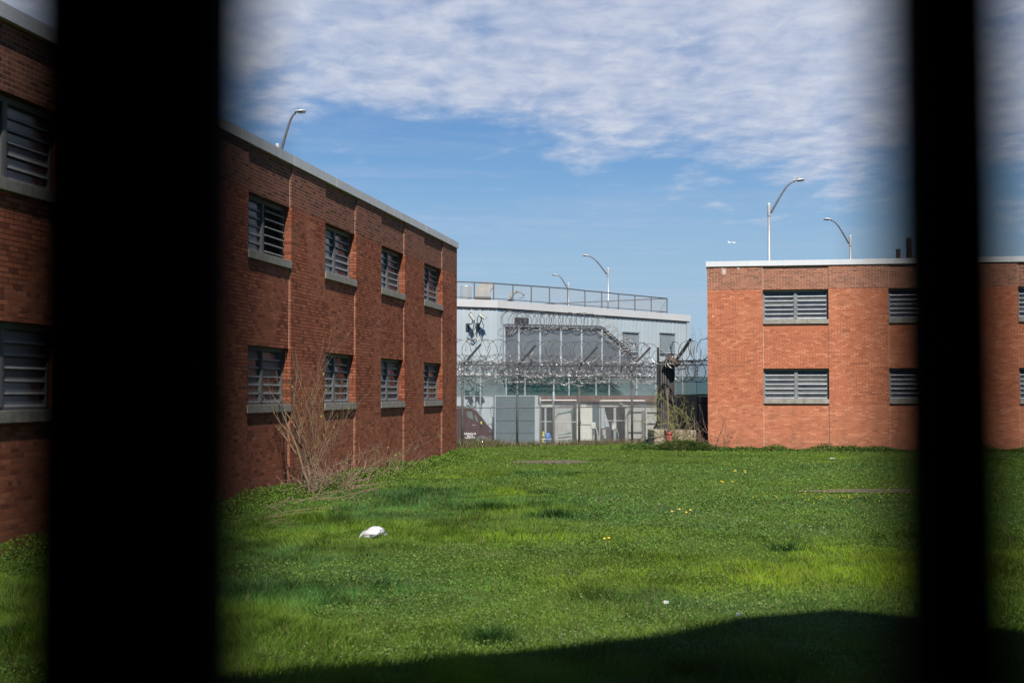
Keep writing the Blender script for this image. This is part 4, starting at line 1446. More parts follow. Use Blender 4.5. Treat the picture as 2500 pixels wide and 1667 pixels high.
# gates
def gate(name, label, x0, x1, y0, y1, Y, mat, mid=(), group=None, mesh=True, step=.1):
    a = P(x0, y1, Y); bq = P(x1, y0, Y)
    r = thing(name, label, 'gate', (a.x, Y, a.z), 0, group)
    Wd, Hh = bq.x - a.x, bq.z - a.z
    f = MB(); t = .024
    f.tube([(0, 0, 0), (0, 0, Hh)], t, 6); f.tube([(Wd, 0, 0), (Wd, 0, Hh)], t, 6); f.tube([(0, 0, Hh), (Wd, 0, Hh)], t, 6); f.tube([(0, 0, 0), (Wd, 0, 0)], t, 6)
    for y in mid:
        z = P(x0, y, Y).z - a.z; f.tube([(0, 0, z), (Wd, 0, z)], t * .7, 5)
    f.build('frame', mat, r)
    if mesh:
        m = MB(); chain(m, Wd, 0.0, Hh, step, .0042); m.build('mesh', MT['wire'], r)
    return r


gate('gate', 'open chain link gate leaf with a pale lower frame, left of the white door', 1353, 1407, 977, 1083, 57.0, MT['galv'], (1030,))
gate('gate', 'narrow chain link panel in front of the dark doorway beside the steel container', 1321, 1351.5, 977, 1085, 57.3, MT['galv'], (1029, 1072))
gate('gate', 'wide chain link panel in front of the grey shed doors at the right', 1466, 1575, 978, 1082, 57.8, MT['galv'], (1027,))


def gate_post(x, y0, Y, label, mat, r_=.05):
    p = P(x, 1080, Y); t = P(x, y0, Y)
    mb = MB(); mb.lathe([(r_, -.3), (r_, t.z), (r_ * .5, t.z + .05)], (p.x, p.y, 0), 10)
    solo(mb, 'gate_post', mat, label, 'post', (p.x, p.y, -.3), 'gate posts behind the fence', smooth=True)


gate_post(1351.8, 958, 57.1, 'pale gate post reaching highest, left of the open gate leaf', MT['bluepale'])
gate_post(1403, 975, 57.1, 'dark gate post at the right edge of the open gate leaf', MT['darkmetal'], .07)
gate_post(1319, 972, 57.4, 'pale slim post beside the right side of the steel container', MT['bluepale'], .035)

# green steel rack leaning behind the gate
c = P(1378, 1080, 58.3)
rk = thing('steel_rack', 'green steel frame leaning behind the open gate leaf', 'rack', (c.x, c.y, -.3))
mb = MB()


def pk(x, y, Y=58.3):
    p = P(x, y, Y); return (p.x - c.x, 0, p.z + .3)


k = 58.3 / F
for (a, b_, r_) in (((1360, 1011), (1397, 1003), .05), ((1362, 1008), (1396, 1006), .03), ((1359, 1014), (1356, 1022), .03)):
    mb.tube([pk(*a), pk(*b_)], r_, 6)
mb.build('top_bar', MT['green_steel'], rk)
mb = MB(); mb.tube([pk(1397, 998), pk(1400, 1080)], .055, 8); mb.build('upright', MT['green_steel'], rk)
mb = MB()
for (a, b_) in (((1363, 1062), (1397, 1056)), ((1362, 1069), (1398, 1065)), ((1365, 1075), (1398, 1075))): mb.tube([pk(*a), pk(*b_)], .026, 6)
mb.build('lower_bar', MT['green_steel'], rk)

# small things in the yard
c = P(1337, 1078, 59.3)
mb = MB(); mb.lathe([(.10, 0), (.15, .1), (.16, .45), (.10, .62), (.04, .66)], (c.x, c.y, -.3), 12)
solo(mb, 'water_jug', MT['blue'], 'blue plastic jug in the dark doorway beside the steel container', 'jug', (c.x, c.y, -.3), smooth=True)
c = P(1326.5, 1062, 58.6)
mb = MB(); mb.box(c.x - .03, c.x + .03, c.y - .02, c.y + .02, c.z, c.z + .17); mb.box(c.x - .05, c.x + .05, c.y - .03, c.y + .03, -.3, c.z - .001)
solo(mb, 'marker_post', MT['yellow'], 'short yellow marker beside the blue jug', 'marker', (c.x, c.y, -.3))
c = P(1479, 1075, 58.9)
u = thing('equipment_cabinet', 'dark grey machine cabinet with a white plate, left of the doorway post', 'cabinet', (c.x, c.y, -.3)); z1 = P(1479, 1045, 58.9).z + .3
mb = MB(); mb.box(-.22, .24, -.2, .2, .12, z1); mb.build('body', MT['plastic'], u, bevel=.02)
mb = MB(); mb.box(-.16, -.02, -.215, -.202, z1 - .3, z1 - .05); mb.box(-.10, 0.0, -.215, -.202, z1 - .45, z1 - .31); mb.build('plate', MT['white'], u)
mb = MB(); [mb.box(x, x + .04, -.18, -.14, 0, .12) for x in (-.2, .18)]; mb.build('leg', MT['plastic'], u)
c = P(1456, 1075, 58.9)
u = thing('equipment_cabinet', 'small black machine box beside the foot of the white door', 'cabinet', (c.x, c.y, -.3)); z1 = P(1479, 1044, 58.9).z + .3
mb = MB(); mb.box(-.09, .09, -.15, .15, .0, z1); mb.build('body', MT['plastic'], u, bevel=.02)
mb = MB(); mb.box(-.06, .06, -.165, -.152, z1 - .18, z1 - .05); mb.build('panel', MT['darkjoint'], u)
for x, y0, y1, lab, Y in ((1499, 1032, 1049, 'cream electric box on a thin post in front of the shed doorway', 57.5), (1448.5, 1031, 1046, 'cream electric box beside the white shed door', 57.6)):
    c = P(x, y1, Y); t = P(x, y0, Y)
    u = thing('electric_box', lab, 'electric box', (c.x, c.y, -.3), 0, 'electric boxes behind the fence')
    mb = MB(); mb.box(-.10, .10, -.06, .06, c.z + .3, t.z + .3); mb.build('body', MT['white'], u, bevel=.015)
    mb = MB(); mb.tube([(-.04, 0, 0), (-.04, 0, c.z + .3)], .02, 6); mb.tube([(.05, 0, 0.1), (.05, 0, c.z + .3)], .015, 6); mb.build('stand', MT['galv'], u)
    mb = MB(); mb.tube([(.1, -.05, c.z + .35), (.18, -.05, c.z + .1), (.2, -.04, .3), (.24, -.03, .1)], .028, 6); mb.build('conduit', MT['white'], u)
c = P(1332, 1086, 56.4)
mb = MB()
for i in range(14):
    a = Vector((random.gauss(0, .10), random.gauss(0, .04), abs(random.gauss(.04, .03)))) + Vector((c.x, c.y, -.12)); 
    mb.face([a, a + Vector((.07, 0, .03)), a + Vector((.05, .02, .09)), a + Vector((-.02, .01, .06))])
solo(mb, 'litter', MT['bag'], 'scrap of white litter at the foot of the narrow chain link panel', 'litter', (c.x, c.y, -.12))


# ------------------------------------------------------------------ maroon van
def van():
    Y = 58.6; k = Y / F
    ox = P(1207, 1095, Y).x
    base = -.32
    r = thing('van', 'dark maroon van with white door lettering, nosing out behind the left brick block', 'van', (ox, Y, base))

    def q(x, y):
        p = P(x, y, Y); return (p.x - ox, p.z - base)
    body = [q(1207, 1082), q(1207.5, 1064), q(1204, 1056), q(1199, 1051), q(1188, 1039), q(1176, 1024), q(1160, 1003), q(1150, 997), q(1130, 992), q(1110, 991), (-4.6, q(1110, 991)[1]), (-4.65, q(1110, 1000)[1]), (-4.65, .35), (-3.9, .28)]
    # wheel arches
    wc = q(1177, 1084); R = 17 * k
    arch = []
    for i in range(13):
        t = pi - pi * i / 12
        arch.append((wc[0] + cos(t) * R, max(.28, wc[1] + sin(t) * R)))
    body += [(wc[0] - R - .02, .28)] + arch + [q(1198, 1090), q(1205, 1089)]
    mb = MB(); mb.prism(body, 0, 1.75, 'y'); b = mb.build('body', MT['maroon'], r, bevel=.03)
    g = MB(); g.prism([q(1140, 1004), q(1152, 1004), q(1156, 1024), q(1143, 1019), q(1139, 1011)], -.012, -.002, 'y')
    g.prism([q(1159, 1011), q(1161, 1013), q(1170, 1030), q(1161, 1026)], -.012, -.002, 'y')
    g.build('side_window', MT['vanglass'], r)
    w = MB(); a0, a1 = q(1161, 1002), q(1185, 1034)
    w.face([(a0[0] + .03, .12, a0[1]), (a1[0] + .03, .06, a1[1]), (a1[0] + .03, 1.69, a1[1]), (a0[0] + .03, 1.6, a0[1])]); w.build('windscreen', MT['vanglass'], r)
    bp = MB(); bp.prism([q(1209, 1085), q(1210, 1064), q(1206, 1058), q(1200, 1056), q(1197, 1062), q(1200, 1075), q(1200, 1088)], -.03, 1.78, 'y'); bp.build('bumper', MT['plastic'], r, bevel=.03)
    ar = MB(); pts = [(wc[0] + cos(pi - pi * i / 12) * (R + .02), -.02, wc[1] + sin(pi - pi * i / 12) * (R + .02)) for i in range(13)]
    ar.tube(pts, .045, 6); ar.build('wheel_arch', MT['plastic'], r)
    ty = MB(); rr = 13.5 * k
    ty.lathe([(rr * .62, -.0), (rr * .97, .0), (rr, .03), (rr, .17), (rr * .97, .2), (rr * .3, .2)], (wc[0], -.01, wc[1]), 24, axis='y')
    wh = ty.build('wheel', MT['tyre'], r)
    hb = MB(); hb.lathe([(rr * .05, -.035), (rr * .5, -.02), (rr * .58, .0), (rr * .6, .03)], (wc[0], -.01, wc[1]), 20, axis='y'); hb.build('hubcap', MT['silver'], wh, smooth=True)
    wr = MB(); wr.lathe([(rr * .05, -.02), (rr * .55, -.02), (rr * .97, .0), (rr, .03), (rr, .17), (rr * .3, .2)], (-3.9, -.01, wc[1]), 20, axis='y'); wr.build('wheel', MT['tyre'], r)
    m = MB(); a = q(1156, 1039); m.box(a[0] - .06, a[0] + .1, -.03, -.004, a[1] + .02, a[1] + .05); m.build('door_handle', MT['silver'], r)
    m = MB(); a = q(1175, 1033); m.box(a[0] - .04, a[0] + .05, -.16, -.03, a[1] - .06, a[1] + .1); mo = m.build('wing_mirror', MT['plastic'], r, bevel=.02)
    m = MB(); m.box(a[0] - .025, a[0] + .03, -.175, -.162, a[1] - .03, a[1] + .08); m.build('mirror_glass', MT['yellow'], mo)
    hl = MB(); hl.prism([q(1203, 1055.5), q(1196, 1050), q(1191, 1048), q(1197, 1055)], -.008, .3, 'y'); hl.build('headlight', MT['vanglass'], r)
    for i, (tx, yy, sz) in enumerate((('AKINOUR', 1059.5, .118), ('SINCE', 1064.5, .10), ('LANSTYR', 1069.2, .11))):
        cu = bpy.data.curves.new('lettering', 'FONT'); cu.body = tx; cu.size = sz; cu.align_x = 'CENTER'; cu.extrude = .002; cu.offset = .002
        o = bpy.data.objects.new('lettering', cu); C.objects.link(o); o.parent = r
        a = q(1147.5, yy); o.location = (a[0], -.006, a[1] - .02); o.rotation_euler = (pi / 2, 0, 0); cu.materials.append(MT['letter'])
        bpy.context.view_layer.update()
        me = bpy.data.meshes.new_from_object(o.evaluated_get(bpy.context.evaluated_depsgraph_get()))
        m_o = bpy.data.objects.new('lettering', me); C.objects.link(m_o); m_o.parent = r; m_o.location = o.location; m_o.rotation_euler = o.rotation_euler
        if not me.materials: me.materials.append(MT['letter'])
        bpy.data.objects.remove(o)


van()


# ------------------------------------------------------------------ dark steelwork beside the right block
def column():
    Y = 52.2
    a = P(1606, 1050, Y); b2 = P(1650, 1050, Y); top = P(1630, 882, Y).z
    r = thing('steel_column', 'dark weathered steel column standing on the concrete block at the fence end', 'column', (a.x, Y, a.z))
    wd = b2.x - a.x; h = top - a.z
    mb = MB(); mb.box(.10, wd - .02, 0, .5, .0, h); mb.build('body', MT['darkmetal'], r)
    mb = MB()
    for x in (.13, .22, .30, .42, wd - .05): mb.box(x, x + .025, -.03, -.002, .02, h)
    mb.build('rib', MT['galv_dark'], r)
    mb = MB(); mb.tube([(.02, -.02, -.62), (.02, -.02, P(1606, 848, Y).z - a.z)], .045, 8); mb.build('side_post', MT['darkmetal'], r)
    mb = MB(); mb.box(-.02, wd + .05, -.06, .55, -.0, .06); mb.build('base_plate', MT['darkmetal'], r)
    # slanted arm
    mb = MB(); p = P(1647, 885, Y); q = P(1684, 828, Y)
    mb.tube([(p.x - a.x, .1, p.z - a.z), ((p.x + q.x) / 2 - a.x + .02, -.1, (p.z + q.z) / 2 - a.z), (q.x - a.x, -.3, q.z - a.z)], [.05, .07, .055], 6); mb.build('slanted_arm', MT['darkmetal'], r)
    # brown tattered cover on top
    Yc = 51.9
    loc = P(1640, 885, Yc)
    mb = MB()
    rings = []
    for i, (x, y, rx, ry) in enumerate(((1620, 883, 4, 1), (1627, 877, 6, 6), (1635, 877, 7, 11), (1643, 881, 7, 13), (1650, 887, 7, 10), (1656, 888, 5, 6), (1662, 885, 3, 3))):
        pts = []
        for j in range(12):
            t = 2 * pi * j / 12
            kx = .30 * (ry / 13) * cos(t); kz = ry * Yc / F * sin(t)
            nzv = 1 + .22 * mnoise.noise(Vector((i * .9, cos(t) * 1.5, sin(t) * 1.5)))
            p = P(x, y, Yc); pts.append((p.x - loc.x + random.uniform(-.01, .01), kx * nzv, p.z - loc.z + kz * nzv))
        rings.append(pts)
    s = 0
    for pts in rings: mb.v += pts
    for i in range(len(rings) - 1):
        for j in range(12):
            j2 = (j + 1) % 12
            mb.f.append((i * 12 + j, i * 12 + j2, (i + 1) * 12 + j2, (i + 1) * 12 + j)); mb.m.append(0)
    mb.f.append(tuple(range(12))); mb.m.append(0); mb.f.append(tuple(range((len(rings) - 1) * 12, len(rings) * 12))); mb.m.append(0)
    o = mb.build('cloth_bundle', MT['tarp'], None, smooth=True); o.location = loc
    tag(o, 'tattered brown bundle caught on top of the dark steel column', 'bundle')


column()
coil('dark razor wire coil over the black fence beside the orange brick block', P(1640, 862, 50.8), P(1733, 852, 50.0), .42, .26, MT['razor_old'], .15, .012, phase=1.9, lean=.1)
coil('bright razor wire coil behind the top rails of the black fence at the right', P(1652, 908, 52.5), P(1733, 910, 52.5), .38, .22, MT['razor'], .2, .012, phase=3.3)
coil('small loose razor wire loop around the brown bundle', P(1612, 872, 51.2), P(1668, 890, 51.2), .26, .22, MT['razor'], .25, .012, phase=6.1, lean=.2)

a = P(1650, 1090, 51.0)
bfx = P(1735, 1090, 50.4)
bf = thing('black_fence', 'short black chain link section between the steel column and the orange brick block', 'fence', (a.x, a.y, 0), atan2(bfx.y - a.y, bfx.x - a.x))
Lb = sqrt((bfx.x - a.x) ** 2 + (bfx.y - a.y) ** 2)
mb = MB(); chain(mb, Lb, .45, 3.3, .06, .006); mb.build('mesh', MT['wire_black'], bf)
mb = MB()
for y, r_ in ((880.5, .03), (891, .02), (964.5, .032), (984, .02), (1038, .02)):
    z = P(1690, y, 50.7).z; mb.tube([(0, .02, z), (Lb, .02, z)], r_, 6)
mb.build('rail', MT['black'], bf)
mb = MB(); mb.box(Lb - .42, Lb + .02, .05, .35, -.1, P(1700, 1040, 50.5).z); mb.build('kick_plate', MT['black'], bf)
mb = MB(); mb.box(0, Lb, .3, .36, 1.0, 2.0); 
c = P(1690, 1040, 54.6)
u = thing('storage_box', 'dull grey ribbed box behind the black fence section', 'box', (c.x, c.y, -.2))
mb = MB(); mb.box(-.62, .72, 0, 1.2, 0, P(1690, 968, 54.6).z + .2); mb.build('body', MT['galv_dark'], u)
mb = MB(); [mb.box(-.6 + .14 * i, -.56 + .14 * i, -.03, -.002, .05, P(1690, 970, 54.6).z + .2) for i in range(10)]; mb.build('rib', MT['galv_dark'], u)
c = P(1712, 1000, 53.6); mb = MB(); mb.lathe([(.08, -.3), (.08, P(1712, 967, 53.6).z)], (c.x, c.y, 0), 8)
solo(mb, 'steel_post', MT['galv'], 'pale post behind the black fence right against the orange block', 'post', (c.x, c.y, -.3))

# concrete block and red standpipe
a = P(1597, 1095, 50.6); b2 = P(1668, 1095, 50.6)
mb = MB()
zt = P(1600, 1050, 50.6).z
xs = np.linspace(a.x, b2.x + .5, 9)
mb.box(a.x, b2.x + .5, 50.6, 53.0, -.2, zt)
solo(mb, 'concrete_block', MT['concrete'], 'low tan concrete block under the dark steel column', 'concrete block', (a.x, 50.6, 0), bevel=.03)
c = P(1634, 1090, 50.2)
u = thing('standpipe', 'red capped standpipe in front of the tan concrete block', 'standpipe', (c.x, c.y, -.05)); zt = P(1634, 1056, 50.2).z + .05
mb = MB(); mb.lathe([(.085, 0), (.085, zt - .05)], (0, 0, 0), 14); mb.build('pipe', MT['red'], u, smooth=True)
mb = MB(); mb.lathe([(.105, zt - .07), (.11, zt - .03), (.07, zt + .03), (.02, zt + .06)], (0, 0, 0), 14); mb.build('cap', MT['red'], u, smooth=True)
mb = MB(); mb.lathe([(.03, -.13), (.03, -.08)], (0.0, 0, zt - .14), 8, axis='y'); mb.build('outlet', MT['red'], u)
c = P(1590, 1080, 52.9)
mb = MB()
mb.obox((c.x + .0, c.y, .42), Vector((1, 0, 0)), Vector((0, 1, 0)), Vector((.42, 0, .9)).normalized(), .05, .05, .65)
mb.box(c.x - .25, c.x + .22, c.y - .2, c.y + .2, -.2, .28)
solo(mb, 'steel_scrap', MT['darkmetal'], 'dark leaning steel scrap beside the left end of the concrete block', 'scrap', (c.x, c.y, 0))


# airliner
def airliner():
    Y = 5200.0
    c = P(1787, 592.6, Y)
    r = thing('airliner', 'tiny white airliner far off in the low sky', 'airliner', tuple(c))
    L = 15.0
    mb = MB(); prof = [(.3, -L), (1.2, -L * .8), (1.9, -L * .45), (2.0, 0), (2.0, L * .6), (1.5, L * .85), (.3, L)]
    mb.lathe(prof, (0, 0, 0), 12, axis='x'); mb.build('fuselage', MT['plane'], r, smooth=True)
    w = MB(); w.prism([(-4, 0), (3, 0), (-1, 15), (-4, 15)], -.3, .3, 'z'); w.prism([(3, 0), (-4, 0), (-4, -15), (-1, -15)], -.3, .3, 'z'); w.build('wing', MT['plane'], r)
    t = MB(); t.prism([(-L, 1), (-L * .72, 1.5), (-L * .93, 6.5), (-L * 1.05, 6.5)], -.25, .25, 'y'); t.build('tail_fin', MT['plane'], r)


airliner()


# ------------------------------------------------------------------ plants
def np_mesh(name, verts, loops, sizes, tint, mat, loc=(0, 0, 0)):
    """verts (n,3); loops flat indices; sizes per face; tint per face rgb"""
    me = bpy.data.meshes.new(name)
    me.vertices.add(len(verts)); me.vertices.foreach_set('co', verts.astype(np.float32).ravel())
    me.loops.add(len(loops)); me.loops.foreach_set('vertex_index', loops.astype(np.int32))
    me.polygons.add(len(sizes))
    st = np.concatenate([[0], np.cumsum(sizes)[:-1]]).astype(np.int32)
    me.polygons.foreach_set('loop_start', st); me.polygons.foreach_set('loop_total', sizes.astype(np.int32))
    me.update(calc_edges=True)
    ca = me.color_attributes.new('tint', 'FLOAT_COLOR', 'CORNER')
    col = np.ones((len(loops), 4), np.float32); col[:, :3] = np.repeat(tint, sizes, axis=0)
    ca.data.foreach_set('color', col.ravel())
    me.materials.append(mat)
    o = bpy.data.objects.new(name, me); C.objects.link(o); o.location = loc
    return o


def blades(x, y, z, h, wdt, tint, lean, name, mat, az=None, bendf=1.0):
    """each blade: 2 segments and a tip (5 vertices, 3 faces)"""
    n = len(x)
    face = rng.random(n) * 2 * pi
    if az is None: az = rng.random(n) * 2 * pi
    wx, wy = np.cos(face) * wdt / 2, np.sin(face) * wdt / 2
    lx, ly = np.cos(az) * lean * h, np.sin(az) * lean * h
    V = np.empty((n, 5, 3))
    for i, (t, ww) in enumerate(((0, 1), (0, 1), (.5, .8), (.5, .8), (1, 0))):
        sgn = -1 if i in (0, 2) else (1 if i in (1, 3) else 0)
        V[:, i, 0] = x + lx * t ** 1.8 + sgn * wx * ww
        V[:, i, 1] = y + ly * t ** 1.8 + sgn * wy * ww
        V[:, i, 2] = z + h * t * (1 - .25 * lean * t)
    base = np.arange(n)[:, None] * 5
    loops = (base + np.array([0, 1, 3, 2, 2, 3, 4])[None]).ravel()
    sizes = np.tile([4, 3], n)
    return np_mesh(name, V.reshape(-1, 3), loops, sizes, np.repeat(tint, 2, axis=0), mat)


def leaves(x, y, z, s, tint, name, mat, tilt=0.7):
    """small pointed oval leaves, four corners and a fold"""
    n = len(x)
    az = rng.random(n) * 2 * pi; el = (rng.random(n) - .35) * tilt * 2
    fx, fy, fz = np.cos(az) * np.cos(el), np.sin(az) * np.cos(el), np.sin(el)
    roll = (rng.random(n) - .5) * 1.2
    sx, sy, sz = -np.sin(az) * np.cos(roll), np.cos(az) * np.cos(roll), np.sin(roll)
    V = np.empty((n, 4, 3))
    for i, (a, b) in enumerate(((-.5, 0), (.05, .38), (.5, 0), (.05, -.38))):
        V[:, i, 0] = x + (fx * a + sx * b) * s; V[:, i, 1] = y + (fy * a + sy * b) * s; V[:, i, 2] = z + (fz * a + sz * b) * s
    loops = np.arange(n * 4); sizes = np.full(n, 4)
    return np_mesh(name, V.reshape(-1, 3), loops, sizes, tint, mat)


def left_off(x, y):
    """distance of a point in front of the left wall"""
    return (x - LC[0]) * UL[1] - (y - LC[1]) * UL[0]


def right_off(x, y):
    """distance in front of the right wall, and along it"""
    dx, dy = x - RC[0], y - RC[1]
    return -(dx * sin(TH) + dy * cos(TH)), dx * cos(TH) - dy * sin(TH)


def keep(x, y):
    k = (left_off(x, y) > 0.03) | (y > 43.1)
    ro, ra = right_off(x, y)
    k &= ~((ro < 0.03) & (ra > -0.02))
    k &= y < 51.0 + (x + 2.4) * 0.53 + 1.3
    k &= ~((x > 5.35) & (y > 50.6))
    return k


def sample(n, ymin=6.5, ymax=60, half=0.43, p=1.15):
    """points over the lawn, thinning out with distance"""
    u = rng.random(n)
    a, b = ymin ** (1 - p), ymax ** (1 - p)
    Y = (a + (b - a) * u) ** (1 / (1 - p))
    X = (rng.random(n) * 2 - 1) * (half * Y + .8)
    k = keep(X, Y)
    return X[k], Y[k]


def zone(x, y):
    """0..1 maps: tall grass, low leafy cover, straw-yellow, lush yellow-green"""
    yy = y + 2.0 * (fbm(x, y, 4, 21) - .5) * 2
    xx = x + 1.6 * (fbm(x, y, 3, 31) - .5) * 2
    sm = lambda v, a, b: np.clip((v - a) / (b - a), 0, 1)
    # broad-leaf cover: right middle distance, and a band at the edge of the shade
    leafy = sm(xx - .04 * yy, -.2, 1.6) * sm(yy, 17.0, 19.0) * (1 - sm(yy, 37, 41))
    leafy = np.maximum(leafy, (1 - sm(np.abs(yy - (11.6 + .45 * xx)), .6, 1.3)) * sm(xx, -2.4, -1.0) * .9)
    leafy = np.maximum(leafy, sm(fbm(x, y, 2.6, 41), .56, .64) * .8)
    leafy = np.maximum(leafy, (1 - sm(left_off(x, y), .8, 2.0)) * (y < 44) * sm(y, 12, 16))
    leafy = np.maximum(leafy, sm(yy, 40, 44) * .5)
    yel = (1 - sm(np.abs(yy - 15.2), 1.3, 2.6)) * sm(xx, -.8, .8)
    yel = np.maximum(yel, sm(yy, 38, 41) * (1 - sm(xx, 4.5, 7)) * .9)
    yel = np.maximum(yel, sm(fbm(x, y, 3.4, 51), .55, .68))
    blu = sm(fbm(x, y, 3.8, 61), .48, .62) * (1 - yel)
    blu = np.maximum(blu, (1 - sm(np.sqrt(((xx + 1.8) / 2.2) ** 2 + ((yy - 26) / 5) ** 2), .7, 1.1)) * .9)
    bare = (1 - sm(np.sqrt(((x - 1.2) / 1.5) ** 2 + ((y - 40.5) / 1.0) ** 2), .7, 1.0))
    bare = np.maximum(bare, 1 - sm(np.sqrt(((x - 7.9) / 2.2) ** 2 + ((y - 28.8) / .7) ** 2), .5, 1.05))
    bare = np.maximum(bare, 1 - sm(np.sqrt(((x - 8.2) / 1.9) ** 2 + ((y - 25.2) / .35) ** 2), .7, 1.05))
    bare = np.maximum(bare, 1 - sm(np.sqrt(((x - 4.4) / 1.3) ** 2 + ((y - 39) / .5) ** 2), .7, 1.05))
    return leafy, yel, blu, bare


def tints(n, yel, blu, x, y):
    c0 = np.array([0.120, 0.205, 0.018]); cy = np.array([0.135, 0.208, 0.014]); cb = np.array([0.062, 0.150, 0.034]); cs = np.array([0.22, 0.18, 0.09])
    c = c0[None] * (1 - yel[:, None]) + cy[None] * yel[:, None]
    c = c * (1 - blu[:, None]) + cb[None] * blu[:, None]
    c = c * (0.80 + .40 * rng.random(n))[:, None] * (.62 + .76 * fbm(x, y, .7, 77, 3))[:, None]
    dry = rng.random(n) < .035 + .05 * (fbm(x, y, 1.7, 71) > .55)
    c[dry] = cs * (0.7 + .5 * rng.random((dry.sum(), 1)))
    return c


def lawn():
    x, y = sample(640000)
    leafy, yel, blu, bare = zone(x, y)
    k = rng.random(len(x)) > leafy * .50 + bare * .45
    x, y, leafy, yel, blu = x[k], y[k], leafy[k], yel[k], blu[k]
    n = len(x)
    tall = .55 + .9 * np.clip(fbm(x, y, 1.8, 81) * 1.8 - .5, 0, 1)
    h = (.075 + .075 * rng.random(n)) * tall * (1 - .45 * leafy)
    far = np.clip(y / 12.0, 1, 4)
    h *= np.clip(1.25 - y / 60, .6, 1)
    cl = np.clip(fbm(x, y, .42, 131, 2) * 1.9 - .45, 0, 1); cl2 = np.clip(fbm(x, y, 1.5, 141, 3) * 2.2 - .6, 0, 1)
    h *= .55 + .75 * cl + .35 * cl2
    tn = tints(n, yel, blu, x, y) * (.70 + .55 * (1 - cl2) )[:, None] * (.84 + .32 * fbm(x, y, .22, 151, 2))[:, None]
    tn[:, 2] += .012 * cl2
    wdt = (.0042 + .0035 * rng.random(n)) * far ** .85
    o = blades(x, y, gz(x, y) - .01, h, wdt, tn, .25 + .6 * rng.random(n), 'grass', MT['grass'], az=4 * pi * fbm(x, y, .7, 161, 2) + rng.normal(0, .8, n))
    tag(o, 'short rough grass covering the yard', 'grass', None, 'stuff')
    # broad leaves
    x, y = sample(330000)
    leafy, yel, blu, bare = zone(x, y)
    k = rng.random(len(x)) < leafy * (1 - bare * .8) * .8 + .04
    x, y, yel, blu = x[k], y[k], yel[k], blu[k]
    n = len(x)
    far = np.clip(y / 12.0, 1, 4)
    s = (.014 + .015 * rng.random(n)) * far ** .7
    z = gz(x, y) + .01 + .06 * rng.random(n) ** 1.4 * (.5 + fbm(x, y, .6, 91))
    c = np.array([0.112, 0.196, 0.042])[None] * (1 - yel[:, None] * .6) + np.array([0.130, 0.200, 0.026])[None] * yel[:, None] * .6
    pale = (np.abs((y - 19.5) - (-2.2) * (x - 4.8)) / 2.4 < .30 + .25 * rng.random(n)) & (y > 17) & (y < 28.5) & (rng.random(n) < .22)
    c = c * (0.75 + .5 * rng.random(n))[:, None]
    sage = (np.abs(y - (11.9 + .42 * x)) < .9) & (x > -2.2) & (x < 2.6) & (rng.random(n) < .7)
    c[sage] = c[sage] * .75 + np.array([.055, .062, .036])
    c[pale] = np.array([0.22, 0.25, 0.19])
    gr = fbm(x, y, 1.2, 95) > .58
    c[gr] = c[gr] * .8 + np.array([.026, .026, .02])
    o = leaves(x, y, z, s, c, 'ground_cover', MT['leaf'])
    tag(o, 'low broad leaved weeds spreading through the grass', 'weeds', None, 'stuff')


lawn()


def weed_bank():
    """leafy weeds heaped along the walls"""
    # left wall
    n = 52000
    s = rng.random(n) ** .8 * 34
    off = np.abs(rng.normal(0, .55, n)) + .04
    x = LC[0] - UL[0] * s + off * UL[1]; y = LC[1] - UL[1] * s - off * UL[0] + 0
    k = (y > 8)
    x, y, off = x[k], y[k], off[k]
    hm = np.clip(.10 + .42 * (fbm(x, y, 1.3, 101) - .30), .03, .4) * np.exp(-(off / .9) ** 2)
    n = len(x)
    z = gz(x, y) + hm * rng.random(n) ** .7
    sc = (.018 + .018 * rng.random(n)) * np.clip(y / 14, 1, 3) ** .6
    c = np.array([0.098, 0.172, 0.026])[None] * (0.6 + .8 * rng.random(n))[:, None]
    dr = rng.random(n) < .05
    c[dr] = np.array([.16, .11, .06])
    o = leaves(x, y, z, sc, c, 'weeds', MT['leaf'], 1.0)
    tag(o, 'leafy weeds heaped along the foot of the left brick wall', 'weeds', None, 'stuff')
    # right wall and by the concrete block
    n = 32000
    s = -3.2 + rng.random(n) * 24
    off = np.abs(rng.normal(0, .4, n)) + .04
    x = RC[0] + cos(TH) * s - sin(TH) * off; y = RC[1] - sin(TH) * s - cos(TH) * off
    hm = np.clip(.06 + .55 * (fbm(x, y, .9, 111) - .33), .02, .42) * np.exp(-(off / .6) ** 2)
    z = gz(x, y) + hm * rng.random(n) ** .7
    sc = (.018 + .020 * rng.random(n)) * 1.9
    c = np.array([0.068, 0.135, 0.024])[None] * (0.55 + .8 * rng.random(n))[:, None]
    dr = rng.random(n) < .06
    c[dr] = np.array([.18, .13, .08])
    o = leaves(x, y, z, sc, c, 'weeds', MT['leaf'], 1.0)
    tag(o, 'leafy weeds along the foot of the orange brick wall', 'weeds', None, 'stuff')
    # mound by the standpipe
    n = 9000
    t = rng.random(n) * 2 * pi; rr = np.sqrt(rng.random(n))
    x = 6.35 + np.cos(t) * rr * 1.25; y = 49.0 + np.sin(t) * rr * .75
    k = keep(x, y); x, y, rr = x[k], y[k], rr[k]; n = len(x)
    z = gz(x, y) + .32 * (1 - rr ** 2) * rng.random(n) ** .6
    h = .12 + .15 * rng.random(n)
    c = np.array([0.062, 0.120, 0.022])[None] * (0.55 + .8 * rng.random(n))[:, None]
    dr = rng.random(n) < .14; c[dr] = np.array([.30, .24, .14])
    o = blades(x, y, z - .05, h, np.full(n, .022), c, .9 + .6 * rng.random(n), 'weed_mound', MT['grass'])
    tag(o, 'green mound of matted weeds and straw in front of the standpipe', 'weed mound')


weed_bank()


